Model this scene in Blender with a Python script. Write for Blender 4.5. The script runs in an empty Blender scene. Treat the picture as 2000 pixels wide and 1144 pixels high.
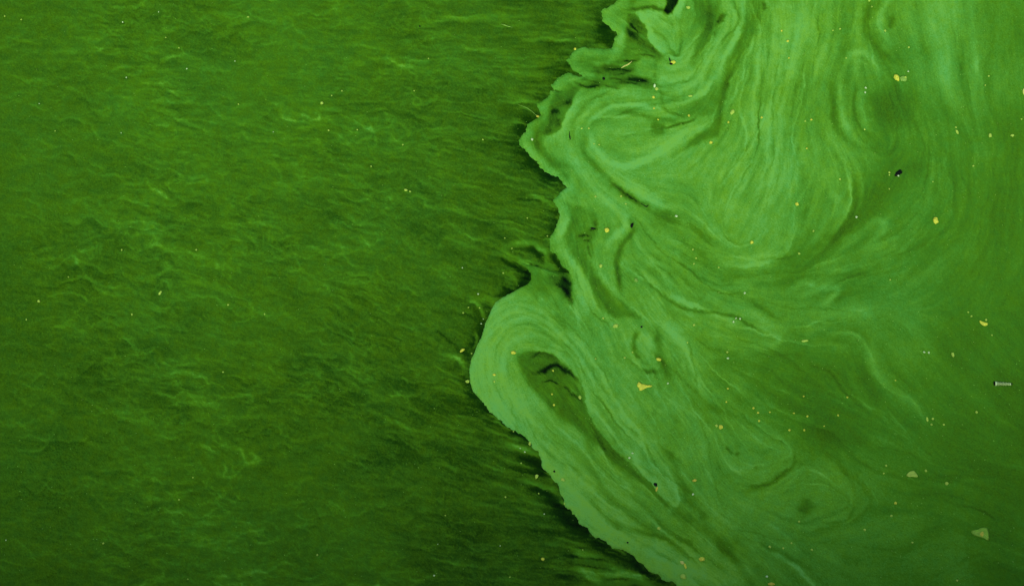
import bpy, bmesh, math, random
import numpy as np

# ------------------------------------------------------------------ camera, sky, sun, exposure
sc = bpy.context.scene
C = sc.collection
TILT = math.radians(14.4)                 # looking almost straight down
DIST = 2.777
FPX = 2777.0                              # focal length in photo pixels (50 mm on 36 mm)
CAM = (0.0, -DIST * math.sin(TILT), DIST * math.cos(TILT))
cd = bpy.data.cameras.new("camera"); cd.lens = 50.0; cd.sensor_width = 36.0
cd.clip_start = 0.05; cd.clip_end = 500.0
cam = bpy.data.objects.new("camera", cd); C.objects.link(cam)
cam.location = CAM; cam.rotation_euler = (TILT, 0, 0)
sc.camera = cam

SUN_EL, SUN_AZ = math.radians(54), math.radians(192)     # azimuth from +y towards +x: behind the photographer, over the added wall
w = bpy.data.worlds.new("World"); sc.world = w; w.use_nodes = True
nt = w.node_tree; nt.nodes.clear()
sky = nt.nodes.new("ShaderNodeTexSky"); sky.sky_type = 'NISHITA'; sky.sun_disc = False
sky.sun_elevation = SUN_EL; sky.sun_rotation = SUN_AZ
sky.air_density = 1.0; sky.dust_density = 4.0; sky.ozone_density = 0.6
bg = nt.nodes.new("ShaderNodeBackground"); bg.inputs[1].default_value = 0.12
wo = nt.nodes.new("ShaderNodeOutputWorld")
nt.links.new(sky.outputs[0], bg.inputs[0]); nt.links.new(bg.outputs[0], wo.inputs[0])

sl = bpy.data.lights.new("sun", 'SUN'); sl.energy = 1.2; sl.angle = math.radians(60); sl.color = (1.0, 0.95, 0.86)
sun = bpy.data.objects.new("sun", sl); C.objects.link(sun)
sun.location = (1, 2, 4)
sun.rotation_euler = (math.pi / 2 - SUN_EL, 0, math.pi - SUN_AZ)

sc.view_settings.view_transform = 'Standard'
sc.view_settings.look = 'None'
sc.view_settings.gamma = 1.0
sc.view_settings.use_curve_mapping = False
sc.view_settings.exposure = 0.9

# ------------------------------------------------------------------ helpers
rng = np.random.default_rng(7)
random.seed(7)
ca, sa = math.cos(TILT), math.sin(TILT)

def world(u, v, z=0.0):
    """point on the water plane that the photograph shows at (u, v)"""
    x = (u - 1000.0) / FPX; y = -(v - 572.0) / FPX
    d = (x, y * ca + sa, y * sa - ca)
    t = (z - CAM[2]) / d[2]
    return (CAM[0] + t * d[0], CAM[1] + t * d[1], z)

def tag(o, label=None, cat=None, group=None, kind=None):
    if label: o["label"] = label
    if cat: o["category"] = cat
    if group: o["group"] = group
    if kind: o["kind"] = kind
    return o

def lin(c):
    c = np.asarray(c, float) / 255.0
    return np.where(c <= 0.04045, c / 12.92, ((c + 0.055) / 1.055) ** 2.4)

# ------------------------------------------------------------------ the plan of the water, on a grid of real positions
def axis(a, b, fine0, fine1, h):
    f = list(np.arange(fine0, fine1, h))
    lo, hi, s = [], [], h
    p = fine0
    while p > a: s *= 1.06; p -= s; lo.append(p)
    s = h; p = f[-1]
    while p < b: s *= 1.06; p += s; hi.append(p)
    return np.array(lo[::-1] + f + hi)

H = 0.00175
xs = axis(-2.2, 2.2, -1.07, 1.07, H)
ys = axis(-0.92, 1.6, -0.59, 0.64, H)[::-1]          # rows run down the picture
NX, NY = len(xs), len(ys)
# photo coordinates of every grid point (only used to read the traced plan)
yc = (ys - CAM[1]) * ca + (0 - CAM[2]) * sa
zc = -((ys - CAM[1]) * sa - (0 - CAM[2]) * ca)       # minus distance along the axis
depth = (ys - CAM[1]) * sa + CAM[2] * ca
Vrow = (572.0 - FPX * yc / depth)
U = (1000.0 + FPX * xs[None, :] / depth[:, None]).astype(np.float32)
V = np.repeat(Vrow[:, None], NX, 1).astype(np.float32)

def vnoise(u, v, s, seed):
    r = np.random.default_rng(seed); n = 256
    lat = r.random((n, n)).astype(np.float32)
    a = u / s + 1000.3; b = v / s + 1000.7
    i = np.floor(a).astype(np.int32); j = np.floor(b).astype(np.int32)
    fa = (a - i); fb = (b - j)
    fa = fa * fa * (3 - 2 * fa); fb = fb * fb * (3 - 2 * fb)
    i0 = i % n; i1 = (i + 1) % n; j0 = j % n; j1 = (j + 1) % n
    return (lat[j0, i0] * (1 - fa) + lat[j0, i1] * fa) * (1 - fb) + (lat[j1, i0] * (1 - fa) + lat[j1, i1] * fa) * fb - 0.5

def fbm(u, v, s, seed, o=3):
    t = 0; a = 1.0
    for k in range(o):
        t = t + a * vnoise(u, v, s, seed + k); s /= 2.1; a *= 0.55
    return t

def spline(pts, step=6.0):
    p = np.array(pts, float)
    if len(p) == 1: return p
    q = np.vstack([2 * p[0] - p[1], p, 2 * p[-1] - p[-2]])
    out = []
    for k in range(1, len(q) - 2):
        a, b, c, d = q[k - 1], q[k], q[k + 1], q[k + 2]
        n = max(2, int(np.hypot(*(c - b)) / step))
        for t in np.linspace(0, 1, n, endpoint=False):
            out.append(0.5 * ((2 * b) + (c - a) * t + (2 * a - 5 * b + 4 * c - d) * t * t + (3 * b - a - 3 * c + d) * t ** 3))
    out.append(p[-1])
    return np.array(out)

def rows(v0, v1):
    i = np.searchsorted(Vrow, v0); j = np.searchsorted(Vrow, v1)
    return max(i - 1, 0), min(j + 1, NY)

def window(u0, u1, v0, v1):
    r0, r1 = rows(v0, v1)
    if r1 <= r0: return None
    uu = U[[r0, r1 - 1]]
    c0 = min(np.searchsorted(uu[0], u0), np.searchsorted(uu[1], u0)); c1 = max(np.searchsorted(uu[0], u1), np.searchsorted(uu[1], u1))
    if c1 <= c0: return None
    return slice(r0, r1), slice(max(c0 - 1, 0), min(c1 + 1, NX))

# slow wander applied to every traced line so that nothing runs like a ruler
WU = U + 5.0 * fbm(U, V, 46, 11) + 2.2 * vnoise(U, V, 11, 15) + 2.6 * vnoise(U, V, 4.2, 16)
WV = V + 5.0 * fbm(U, V, 46, 21) + 2.2 * vnoise(U, V, 11, 25) + 2.6 * vnoise(U, V, 4.2, 26)

def polydist(pts, win, uu, vv):
    """distance, side and running fraction to a polyline inside a window"""
    a = uu[win]; b = vv[win]
    best = np.full(a.shape, 1e9, np.float32); side = np.zeros(a.shape, np.float32); frac = np.zeros(a.shape, np.float32)
    n = len(pts) - 1
    for k in range(n):
        x0, y0 = pts[k]; x1, y1 = pts[k + 1]
        dx, dy = x1 - x0, y1 - y0; L = dx * dx + dy * dy + 1e-9
        t = np.clip(((a - x0) * dx + (b - y0) * dy) / L, 0, 1)
        ex = a - x0 - t * dx; ey = b - y0 - t * dy
        d = ex * ex + ey * ey
        m = d < best
        best = np.where(m, d, best)
        side = np.where(m, dx * ey - dy * ex, side)       # > 0: right of travel (picture axes)
        frac = np.where(m, (k + t) / n, frac)
    return np.sqrt(best), side, frac

GUIDES = []
_sh = random.Random(3)
def stroke(field, pts, wd, amp, side=0, guide=True, step=8.0):
    """a strand of thicker (+) or thinner (-) algae, or a painted shadow, along a line; side +1/-1 keeps it on one side of a crisp edge"""
    s = spline(pts, max(step, wd * 0.8))
    if len(s) == 1: s = np.vstack([s, s + 0.5])
    elif guide: GUIDES.append(s)
    r = wd * 3.2 + 8
    win = window(s[:, 0].min() - r, s[:, 0].max() + r, s[:, 1].min() - r, s[:, 1].max() + r)
    if win is None: return
    d, sd, fr = polydist(s, win, WU, WV)
    if side == 0:
        p = np.exp(-(d / wd) ** 2)
    else:
        on = (sd * side) > 0
        p = np.where(on, np.exp(-(d / (wd * 1.5)) ** 1.4), np.exp(-(d / 1.8) ** 2))
    ends = np.clip(np.minimum(fr, 1 - fr) / 0.18, 0, 1)
    if len(pts) > 1: p = p * (0.25 + 0.75 * ends)
    nz = fbm(U[win] + _sh.uniform(0, 9000), V[win] + _sh.uniform(0, 9000), 60, 151, 2)
    field[win] += (amp * p * np.clip(0.85 + (1.3 if abs(amp) < .3 else .3) * nz, 0.1, 1.6)).astype(np.float32)

def inside(poly):
    """even-odd filling of a traced outline"""
    m = np.zeros((NY, NX), bool)
    P = np.array(poly, float); Q = np.roll(P, -1, 0)
    for (x0, y0), (x1, y1) in zip(P, Q):
        if y0 == y1: continue
        lo, hi = min(y0, y1), max(y0, y1)
        r0 = np.searchsorted(Vrow, lo); r1 = np.searchsorted(Vrow, hi)
        if r1 <= r0: continue
        vr = Vrow[r0:r1]; cx = x0 + (vr - y0) / (y1 - y0) * (x1 - x0)
        m[r0:r1] ^= U[r0:r1] > cx[:, None]
    return m

def patch(field, poly, amp, soft):
    P = np.array(poly + [poly[0]], float)
    win = window(P[:, 0].min() - 3 * soft, P[:, 0].max() + 3 * soft, P[:, 1].min() - 3 * soft, P[:, 1].max() + 3 * soft)
    d, _, _ = polydist(P, win, WU, WV)
    a = WU[win]; b = WV[win]; ins = np.zeros(a.shape, bool)
    for (x0, y0), (x1, y1) in zip(P[:-1], P[1:]):
        if y0 == y1: continue
        c = ((b >= min(y0, y1)) & (b < max(y0, y1))) & (a > x0 + (b - y0) / (y1 - y0) * (x1 - x0))
        ins ^= c
    sd = np.where(ins, d, -d)
    field[win] += (amp / (1 + np.exp(-np.clip(sd / soft * 2.2, -30, 30)))).astype(np.float32)

# observed green level of the photograph -> share of algae; LIGHT is the fall-off the added, unseen wall causes
RT = [0.0, 0.2, 0.4, 0.6, 0.8, 1.0]
RC = [(3, 18, 4), (20, 58, 4), (57, 108, 16), (69, 134, 23), (88, 163, 43), (108, 187, 70)]
RG = lin([c[1] for c in RC])
def LIGHT(u, v):
    a = np.interp(v, [34, 286, 572, 858, 1110, 1150], [1.0, .962, .886, .71, .46, .42]); b = np.interp(v, [34, 286, 572, 858, 1110, 1150], [1.0, .95, .84, .62, .355, .315])
    f = np.clip(np.asarray(u) / 2000.0, 0, 1); return a * (1 - f) + b * f
def share(pts, power=3.0, soft=30.0):
    P = np.array(pts, float)
    t = np.interp(lin(P[:, 2]) / LIGHT(P[:, 0], P[:, 1]), RG, RT)
    cu = np.arange(-900, 3000, 16.0); cv = np.arange(-700, 1700, 16.0)
    gu, gv = np.meshgrid(cu, cv)
    num = 0; den = 0
    for (a, b, _), q in zip(P, t):
        wgt = 1.0 / ((gu - a) ** 2 + (gv - b) ** 2 + soft ** 2) ** (power / 2)
        num = num + wgt * q; den = den + wgt
    g = (num / den).astype(np.float32)
    return sample(g, (U + 900) / 16.0, (V + 700) / 16.0)

def sample(g, a, b):
    i = np.clip(np.floor(a).astype(np.int32), 0, g.shape[1] - 2); j = np.clip(np.floor(b).astype(np.int32), 0, g.shape[0] - 2)
    fa = np.clip(a - i, 0, 1); fb = np.clip(b - j, 0, 1)
    return ((g[j, i] * (1 - fa) + g[j, i + 1] * fa) * (1 - fb) + (g[j + 1, i] * (1 - fa) + g[j + 1, i + 1] * fa) * fb).astype(np.float32)

def streaks(noise, vx, vy, mask, n, axial=True):
    """noise smeared along a flow (line integral convolution) for the masked grid points"""
    J, I = np.nonzero(mask)
    acc = noise[J, I].copy(); wt = np.ones(len(J), np.float32)
    for sgn in (1.0, -1.0):
        x = I.astype(np.float32); y = J.astype(np.float32)
        px = vx[J, I] * sgn; py = vy[J, I] * sgn
        for k in range(n):
            x = x + px; y = y + py
            i = np.clip((x + 0.5).astype(np.int32), 0, NX - 1); j = np.clip((y + 0.5).astype(np.int32), 0, NY - 1)
            wk = 1.0 - (k + 1) / (n + 1)
            acc += wk * noise[j, i]; wt += wk
            nx_ = vx[j, i]; ny_ = vy[j, i]
            if axial:
                f = np.sign(nx_ * px + ny_ * py); f[f == 0] = 1
                px = nx_ * f; py = ny_ * f
            else:
                px = nx_ * sgn; py = ny_ * sgn
    out = np.zeros((NY, NX), np.float32); r = acc / wt
    r = (r - r.mean()) / (r.std() + 1e-9)
    out[J, I] = r
    return out

# ------------------------------------------------------------------ outline of the scum mat, traced
EDGE = [(1330, -900), (1290, -760), (1322, -700), (1268, -640), (1285, -560), (1230, -520), (1262, -450), (1300, -430), (1258, -370), (1276, -310), (1215, -290), (1190, -240), (1240, -205), (1262, -150), (1215, -130), (1196, -95), (1238, -60), (1226, -25), (1208, 0), (1201, 7), (1189, 13), (1179, 17), (1172, 24), (1176, 33), (1179, 43), (1188, 51), (1194, 60),
 (1202, 63), (1207, 69), (1201, 77), (1198, 86), (1195, 98), (1181, 96), (1165, 93), (1155, 95.5), (1150, 98), (1144, 92.5),
 (1131, 94.5), (1123, 97.5), (1115, 104.5), (1112.5, 112.5), (1103, 119), (1112.5, 124.6), (1118.6, 131.7), (1121.6, 138.7),
 (1129, 144.5), (1143, 151), (1131, 149.8), (1119, 147), (1109.5, 142.3), (1096.5, 148.7), (1084.4, 156.8), (1076, 165.8), (1080.4, 172.2), (1088.4, 173.5),
 (1097, 179.6), (1086, 180.4), (1075.4, 177.5), (1073.4, 185), (1064.3, 193), (1050, 201), (1048.8, 210), (1055, 219),
 (1060, 225.5), (1048.3, 232.7), (1036.3, 239.3), (1031, 244.3), (1026.6, 252.8), (1028, 257), (1020, 265.4), (1013, 274.9),
 (1019, 286.5), (1027, 296.6), (1040, 306.6), (1049.3, 314.7), (1052.4, 327.7), (1064.4, 333.8), (1078.5, 340.8),
 (1089.5, 347.8), (1100.6, 356.9), (1107.6, 366), (1100.6, 373), (1092.6, 381), (1083.5, 390), (1084, 400), (1090, 408),
 (1091, 428), (1086, 444), (1079, 456.4), (1075, 472.5), (1073.4, 484.6), (1078, 491.6), (1089, 500.7), (1097, 517.7),
 (1109, 528), (1113, 533.5), (1095, 532), (1072, 528), (1058, 523), (1049, 521), (1036, 518), (1024, 515), (1012, 511), (1028, 522), (1037, 533), (1038, 546), (1030, 555), (1017, 561.5), (1003, 570.5),
 (980.5, 581), (968, 590), (960, 603), (954, 618), (947, 634), (942, 654.5), (934, 670.6), (926, 690.7), (920, 704.7),
 (917, 721), (918, 745), (924, 763), (934, 775), (945, 786), (958, 802.8), (965.6, 814), (980.7, 821.7), (992, 834),
 (1011, 843), (1026, 853), (1036, 865.7), (1051, 883), (1056, 898.5), (1062.5, 916), (1076, 931), (1090, 943.8), (1095, 965),
 (1102, 982), (1119, 1003), (1141.7, 1029.7), (1167, 1050), (1189.5, 1062), (1212, 1072.5), (1235, 1082.6), (1245, 1095),
 (1262.5, 1107.8), (1277.6, 1120), (1292.8, 1128), (1313, 1135.5), (1320, 1144), (1360, 1180), (1450, 1250), (1600, 1420), (1700, 1900), (4200, 1900), (4200, -900)]
# finely torn rim: more ragged above and below, smooth round the lobe
E = []
for k in range(len(EDGE)):
    (x0, y0), (x1, y1) = EDGE[k], EDGE[(k + 1) % len(EDGE)]
    L = math.hypot(x1 - x0, y1 - y0)
    if L > 400: E.append((x0, y0)); continue
    mid_a = 2.0 if y0 < 510 else (0.4 if y0 < 780 else 2.6)
    n = max(1, int(L / 2.6)); nx_, ny_ = -(y1 - y0) / L, (x1 - x0) / L
    for q in range(n):
        t = q / n; yy = y0 + t * (y1 - y0)
        rough = 1.7 if yy < 510 else (0.6 if yy < 780 else 1.5)
        o = random.gauss(0, 0.55) * rough + mid_a * (0.6 * math.sin(0.13 * (x0 + t * (x1 - x0)) + 0.09 * yy + 1.3) + 0.5 * math.sin(0.29 * yy + 1.7 * math.sin(0.05 * yy)) + 0.5 * float(vnoise(np.array([x0 + t * (x1 - x0)]), np.array([yy]), 7, 171)[0]))
        E.append((x0 + t * (x1 - x0) + nx_ * o, yy + ny_ * o))
ins = inside(E)
EP = np.array(E + [E[0]], float)
dist = np.full((NY, NX), 60.0, np.float32)
for k in range(len(EP) - 1):
    x0, y0 = EP[k]; x1, y1 = EP[k + 1]
    win = window(min(x0, x1) - 45, max(x0, x1) + 45, min(y0, y1) - 45, max(y0, y1) + 45)
    if win is None: continue
    a = U[win]; b = V[win]; dx, dy = x1 - x0, y1 - y0
    t = np.clip(((a - x0) * dx + (b - y0) * dy) / (dx * dx + dy * dy + 1e-9), 0, 1)
    dist[win] = np.minimum(dist[win], np.hypot(a - x0 - t * dx, b - y0 - t * dy))
SD = np.where(ins, dist, -dist)

# ------------------------------------------------------------------ scum: thick and thin
SC = [(1185,30,150),(1215,70,150),(1250,8,150),(1150,112,150),(1190,112,148),(1095,160,150),(1060,205,145),(1035,268,150),(1052,262,138),(1075,300,152),
 (1300,55,163),(1320,85,166),(1380,30,146),(1385,60,144),(1420,40,168),(1440,20,168),(1400,110,170),(1370,160,174),(1330,195,165),(1300,150,160),
 (1470,30,150),(1440,110,148),(1415,170,150),(1350,215,148),(1160,230,160),(1220,190,158),(1230,270,158),(1130,310,160),(1200,350,158),(1290,350,164),(1350,320,164),
 (1500,100,172),(1490,250,170),(1520,350,170),(1450,330,165),(1450,430,160),(1480,490,155),(1400,400,158),(1380,440,150),
 (1560,60,168),(1600,100,158),(1580,200,152),(1640,60,150),(1660,150,144),(1680,130,152),(1620,250,152),(1730,200,128),(1740,60,144),(1760,100,138),
 (1820,60,156),(1850,120,153),(1840,20,157),(1900,60,146),(1950,50,140),(1985,60,130),(1900,200,140),(1880,260,138),(1960,250,122),(1980,350,118),
 (1750,320,124),(1700,380,124),(1660,420,134),(1640,320,148),(1600,400,148),(1560,500,132),(1600,545,130),(1700,460,134),(1720,500,134),
 (1800,400,128),(1850,450,124),(1950,450,120),(1900,550,118),(1980,600,112),(1300,480,143),(1350,490,135),(1250,500,147),(1200,450,150),(1180,520,146),
 (1220,580,148),(1260,590,150),(1110,430,150),(1140,600,150),(1180,680,150),(1200,740,148),(1270,660,144),(1320,640,148),(1350,700,138),(1400,640,140),(1450,600,138),(1500,620,138),
 (1300,540,146),(1400,560,138),(1560,700,118),(1500,760,115),(1420,720,125),(1600,650,130),(1680,620,132),(1750,650,124),(1620,760,113),(1700,760,116),(1700,850,108),(1800,800,111),
 (1900,700,108),(1980,750,101),(1900,850,98),(1980,900,94),(1300,760,138),(1350,800,132),(1400,880,130),(1450,900,130),(1500,880,122),(1550,820,110),(1600,850,102),
 (1260,850,136),(1300,950,130),(1350,950,118),(1380,1000,121),(1450,980,124),(1500,1000,115),(1600,960,112),(1560,1040,104),(1700,950,107),(1650,1050,104),(1750,1050,96),(1850,950,95),
 (1850,1050,92),(1950,1000,88),(1950,1100,82),(1850,1120,87),(980,620,163),(1010,600,160),(1060,620,154),(950,720,164),(960,760,160),(1000,800,154),(1050,870,147),
 (1100,920,142),(1130,980,142),(1200,1040,137),(1280,1090,130),(1350,1100,121),(1430,1120,111),(1100,690,150),(1140,760,147),(1180,820,144),(1230,880,138),(1280,930,132),
 (1050,740,128),(1100,800,122),(1160,870,124),(1110,870,136),(1200,900,124),(1180,960,128),(1250,980,116),(1300,1010,113),(1350,1040,108),(1450,1080,97),(1500,1120,93),
 (1060,550,122),(1040,540,126),(1000,585,156),(1090,600,135),(1120,620,146),
 (2200,100,120),(2200,500,112),(2200,1000,84),(1600,-200,165),(1900,-200,140),(1700,1400,82),(2500,600,110)]
scum = share([(a, b, c + (2 if c > 140 else 0)) for a, b, c in SC], 3.4, 26.0)

B = lambda pts, wd, amp, side=0: stroke(scum, pts, wd, amp * (1.6 if abs(amp) <= .17 else 1.1), side)
# torn fringe at the top: thin film behind the thick rolled lip
patch(scum, [(1226,28),(1243,26),(1256,45),(1266,60),(1270,75),(1285,98),(1297,112),(1283,125),(1278,140),(1284,152),(1270,176),(1230,173),(1190,172),(1160,173),(1125,161),(1150,153),(1176,151),(1160,133),(1195,123),(1215,112),(1221,85),(1221,55)], -.17, 5)
patch(scum, [(1242,121),(1262,115),(1280,119),(1276,140),(1270,150),(1250,148),(1240,136)], .10, 2.5)
patch(scum, [(1112,166),(1130,174),(1121,190),(1118,206),(1108,222),(1100,245),(1092,258),(1068,267),(1058,262),(1072,240),(1074,215),(1076,196),(1092,178)], -.13, 4)
patch(scum, [(1352,-20),(1405,-25),(1412,15),(1417,31),(1405,55),(1390,78),(1378,100),(1366,125),(1355,137),(1350,115),(1362,90),(1370,60),(1358,30)], -.12, 5)
patch(scum, [(1458,-30),(1496,-30),(1493,20),(1485,45),(1470,75),(1452,110),(1430,150),(1412,180),(1407,215),(1405,266),(1375,275),(1340,290),(1313,305),(1350,270),(1385,251),(1392,225),(1345,229),(1308,216),(1340,205),(1375,184),(1400,155),(1420,124),(1440,90),(1453,50)], -.12, 4)
for a, b, c, d, wd, am in [(1180,128,1212,132,2.5,-.2),(1190,134,1236,142,2,-.22),(1150,140,1185,146,2.2,-.14),(1188,152,1216,158,2.2,-.22),(1196,160,1250,169,2.4,-.2),(1228,46,1250,72,2.2,-.2),(1236,66,1262,88,2,-.16),(1232,92,1270,108,2,-.2),(1238,106,1280,114,2,-.22),(1132,158,1170,163,2,-.14)]:
    stroke(scum, [(a,b),((a+c)/2+1,(b+d)/2-1.5),(c,d)], wd, am)
patch(scum, [(1226,30),(1243,27),(1256,46),(1265,58),(1266,73),(1280,94),(1292,112),(1282,113),(1250,98),(1232,84),(1224,60)], -.10, 5)
B([(1225,60),(1250,85),(1278,100),(1290,113)], 5, -.2)
B([(1230,38),(1245,52),(1258,66)], 9, -.05)
B([(1243,24),(1257,45),(1266,58),(1268,72),(1280,92),(1300,108)], 7, .10, -1)
B([(1246,22),(1270,24),(1292,31)], 5, .10)
patch(scum, [(1301,-30),(1326,-30),(1325,2),(1319,16),(1314,29),(1303,31),(1296,22),(1302,10)], -.62, 2.5)
B([(1222,19),(1250,16),(1272,14),(1290,19),(1306,26)], 4, -.34)
B([(1335,-20),(1325,4),(1319,18),(1311,32)], 7, .12, -1)
B([(1172,130),(1200,137),(1225,138),(1240,134)], 6, -.28)
B([(1215,117),(1232,118),(1246,115)], 2.6, -.3)
B([(1185,142),(1205,146),(1225,143)], 3, -.15)
patch(scum, [(1210,152),(1240,151),(1267,153),(1263,170),(1240,166),(1214,160)], -.16, 4)
B([(1222,156),(1245,158),(1264,159)], 3.5, -.3)
B([(1122,163),(1140,170),(1160,171),(1173,166)], 3.2, -.3)
B([(1178,165),(1195,172),(1212,175)], 3, -.2)
B([(1105,203),(1119,205)], 6, -.24)
B([(1085,191),(1100,192)], 8, -.15)
B([(1078,221),(1098,221)], 5, -.12)
B([(1092,233),(1095,250)], 6, -.2)
B([(1066,262),(1080,254)], 5, -.14)
B([(1132,177),(1119,194),(1119,207),(1108,222),(1101,244),(1094,258),(1070,268),(1065,282),(1075,305)], 9, .10, -1)
B([(1046,262),(1053,290),(1074,315),(1096,338),(1112,356)], 8, -.13)
B([(1142,118),(1165,122),(1190,118),(1202,105),(1212,80),(1215,60)], 10, .05)
# the swirl behind it
B([(1146,250),(1160,230),(1190,212),(1231,207),(1271,212),(1293,216)], 5, .08)
B([(1128,262),(1135,235),(1160,207),(1200,190),(1250,184)], 6, .05)
B([(1118,270),(1124,235),(1150,198),(1190,180)], 4, -.06)
B([(1150,254),(1158,279),(1176,305),(1200,321),(1229,325),(1267,309),(1301,287),(1331,262),(1357,246)], 6, .09)
B([(1208,220),(1241,224),(1261,230),(1281,236),(1311,237),(1337,230)], 5, -.22)
B([(1287,212),(1311,222),(1337,228)], 3, -.24)
B([(1301,254),(1321,244),(1341,239),(1361,231)], 2.8, -.34)
B([(1268,250),(1301,256)], 11, -.12)
B([(1289,172),(1290,198),(1296,212)], 3, -.18)
B([(1218,268),(1240,262),(1248,256)], 2.5, -.07)
B([(1213,280),(1225,268)], 3, -.06)
patch(scum, [(1382,248),(1350,244),(1310,258),(1270,275),(1230,300),(1260,314),(1310,302),(1345,270)], .07, 6)
patch(scum, [(1313,305),(1341,279),(1361,262),(1385,252),(1401,247),(1405,268),(1377,275),(1341,289)], -.07, 4)
B([(1425,140),(1412,190),(1408,230),(1403,265)], 6, -.13)
B([(1401,204),(1395,220),(1389,242),(1381,250)], 2.2, .09)
B([(1143,271),(1144,303),(1160,323),(1184,343),(1208,367),(1240,390),(1265,405)], 7, -.15)
B([(1105,280),(1115,310),(1140,345),(1165,375),(1195,400),(1220,420)], 8, .05)
B([(1175,310),(1200,335),(1235,360),(1265,385),(1300,405),(1330,408)], 10, .08)
B([(1195,355),(1230,382),(1250,398)], 3, -.08)
B([(1260,405),(1300,425),(1340,440),(1370,460),(1392,476)], 20, -.08)
B([(1340,425),(1370,455),(1395,480)], 8, -.06)
# fold and dark channel, then the broad flow running down the picture
B([(1462,-30),(1468,30),(1462,60),(1450,95),(1432,130),(1415,160),(1400,185),(1370,210),(1345,225)], 10, -.03)
B([(1491,4),(1494,20)], 4, -.2)
B([(1415,-20),(1430,20),(1438,40),(1430,60),(1410,75),(1395,100),(1380,125),(1365,150),(1340,170),(1310,180)], 6, .08)
B([(1440,-20),(1452,25),(1450,50),(1440,75),(1425,100),(1410,130),(1395,155),(1370,180),(1335,200),(1310,205)], 6, .08)
B([(1428,-10),(1443,30),(1440,55),(1420,75),(1402,95)], 2.4, -.09)
B([(1419,27),(1410,42),(1402,49)], 5, -.42)
B([(1393,66),(1397,71)], 3, -.26)
B([(1375,0),(1386,40),(1386,65),(1375,100),(1363,128)], 15, -.11)
B([(1403,40),(1392,70),(1372,105),(1360,130)], 2.5, .07)
for k, (o, a) in enumerate([(-10,.04),(7,-.04),(34,.04),(52,-.03),(60,.03),(84,-.035),(118,.03),(131,-.03)]):
    B([(1503+o,-60),(1497+o,60),(1488+o*.95,130),(1476+o*.8,220),(1476+o*.62,300),(1452+o*.72,380),(1424+o*.85,440)], 4.5, a)
B([(1483,205),(1480,235),(1482,265),(1475,300),(1460,330),(1445,352)], 1.8, -.12)
B([(1400,502),(1430,521),(1470,523),(1510,511),(1540,486),(1552,450)], 9, .12, -1)
B([(1405,515),(1440,537),(1500,530),(1550,500)], 9, -.05)
B([(1660,40),(1650,110),(1635,160),(1626,220),(1632,270)], 10, -.07)
B([(1560,300),(1570,350),(1575,400),(1560,440)], 8, -.06)
B([(1610,330),(1625,380),(1640,400),(1620,430)], 12, .05)
# eye-shaped loops at the upper right
B([(1709,142),(1706,120),(1690,105),(1672,103),(1655,115),(1645,140),(1640,175),(1641,210),(1650,245),(1668,268),(1692,281)], 8, .075)
B([(1670,122),(1688,126),(1697,148)], 3, .05)
B([(1690,168),(1681,200),(1683,225),(1692,250),(1714,258)], 6, .06)
B([(1676,155),(1668,190),(1668,220),(1678,250),(1695,263)], 3.5, -.09)
B([(1648,85),(1630,135),(1622,190),(1631,240),(1650,275),(1690,294),(1735,280)], 6, -.05)
B([(1712,200),(1740,206),(1716,232)], 22, -.04)
B([(1740,-10),(1722,25),(1718,50),(1726,75),(1746,96)], 7, .09)
B([(1744,32),(1735,60)], 6, -.08)
B([(1700,-10),(1690,50),(1700,80),(1730,110),(1762,122)], 9, -.10)
B([(1715,90),(1735,105),(1747,122)], 8, .06)
B([(1830,-30),(1835,60),(1840,130),(1850,180),(1880,212)], 20, .06)
B([(1790,0),(1800,80),(1815,150)], 10, -.06)
B([(1895,-20),(1900,60),(1905,130),(1900,190),(1888,232),(1892,290)], 7, .06)
B([(1870,30),(1875,90),(1880,150)], 7, -.05)
# the dark thin-film basin on the right
patch(scum, [(1650,430),(1740,300),(1800,325),(1725,420),(1645,480),(1580,535),(1540,562),(1480,548),(1560,502)], -.09, 14)
patch(scum, [(1420,705),(1500,690),(1580,685),(1660,690),(1700,725),(1720,790),(1690,872),(1600,862),(1540,812),(1480,775)], -.09, 18)
patch(scum, [(1700,190),(1745,170),(1790,190),(1780,240),(1720,262),(1698,230)], -.08, 12)
# middle right wisps
B([(1640,482),(1680,452),(1712,426),(1726,440),(1702,475),(1680,500)], 11, .09)
B([(1690,502),(1720,482),(1746,470),(1735,490),(1700,507)], 7, .08)
B([(1672,410),(1645,450),(1615,480)], 13, -.07)
B([(1560,582),(1600,562),(1634,566),(1615,590),(1580,611)], 8, .09)
B([(1590,606),(1620,592),(1650,572)], 6, -.06)
B([(1540,566),(1565,551),(1592,556)], 6, .06)
B([(1575,640),(1620,615),(1690,612),(1720,640)], 13, .05)
B([(1225,458),(1228,490),(1245,520),(1270,545),(1300,570),(1340,592),(1380,611),(1430,626)], 6, .09)
B([(1240,520),(1265,552),(1300,582),(1345,606),(1390,613),(1430,620),(1462,636),(1500,652)], 3.6, -.12)
B([(1350,560),(1400,585),(1460,605),(1512,640),(1542,655)], 10, .06)
B([(1430,575),(1480,597),(1525,625)], 4.5, -.08)
B([(1470,635),(1520,660),(1500,674),(1450,668)], 8, .06)
B([(1300,600),(1345,650),(1385,680),(1440,690)], 5, -.06)
B([(1270,600),(1310,645),(1345,690),(1360,740),(1385,790)], 9, .06)
B([(1360,500),(1420,545),(1500,560)], 9, -.05)
B([(1215,400),(1222,440),(1195,470),(1180,497)], 8, .07)
B([(1228,430),(1236,455),(1216,480),(1205,510),(1210,550),(1217,577)], 6, -.12)
B([(1245,470),(1250,500),(1280,520)], 8, .05)
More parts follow.
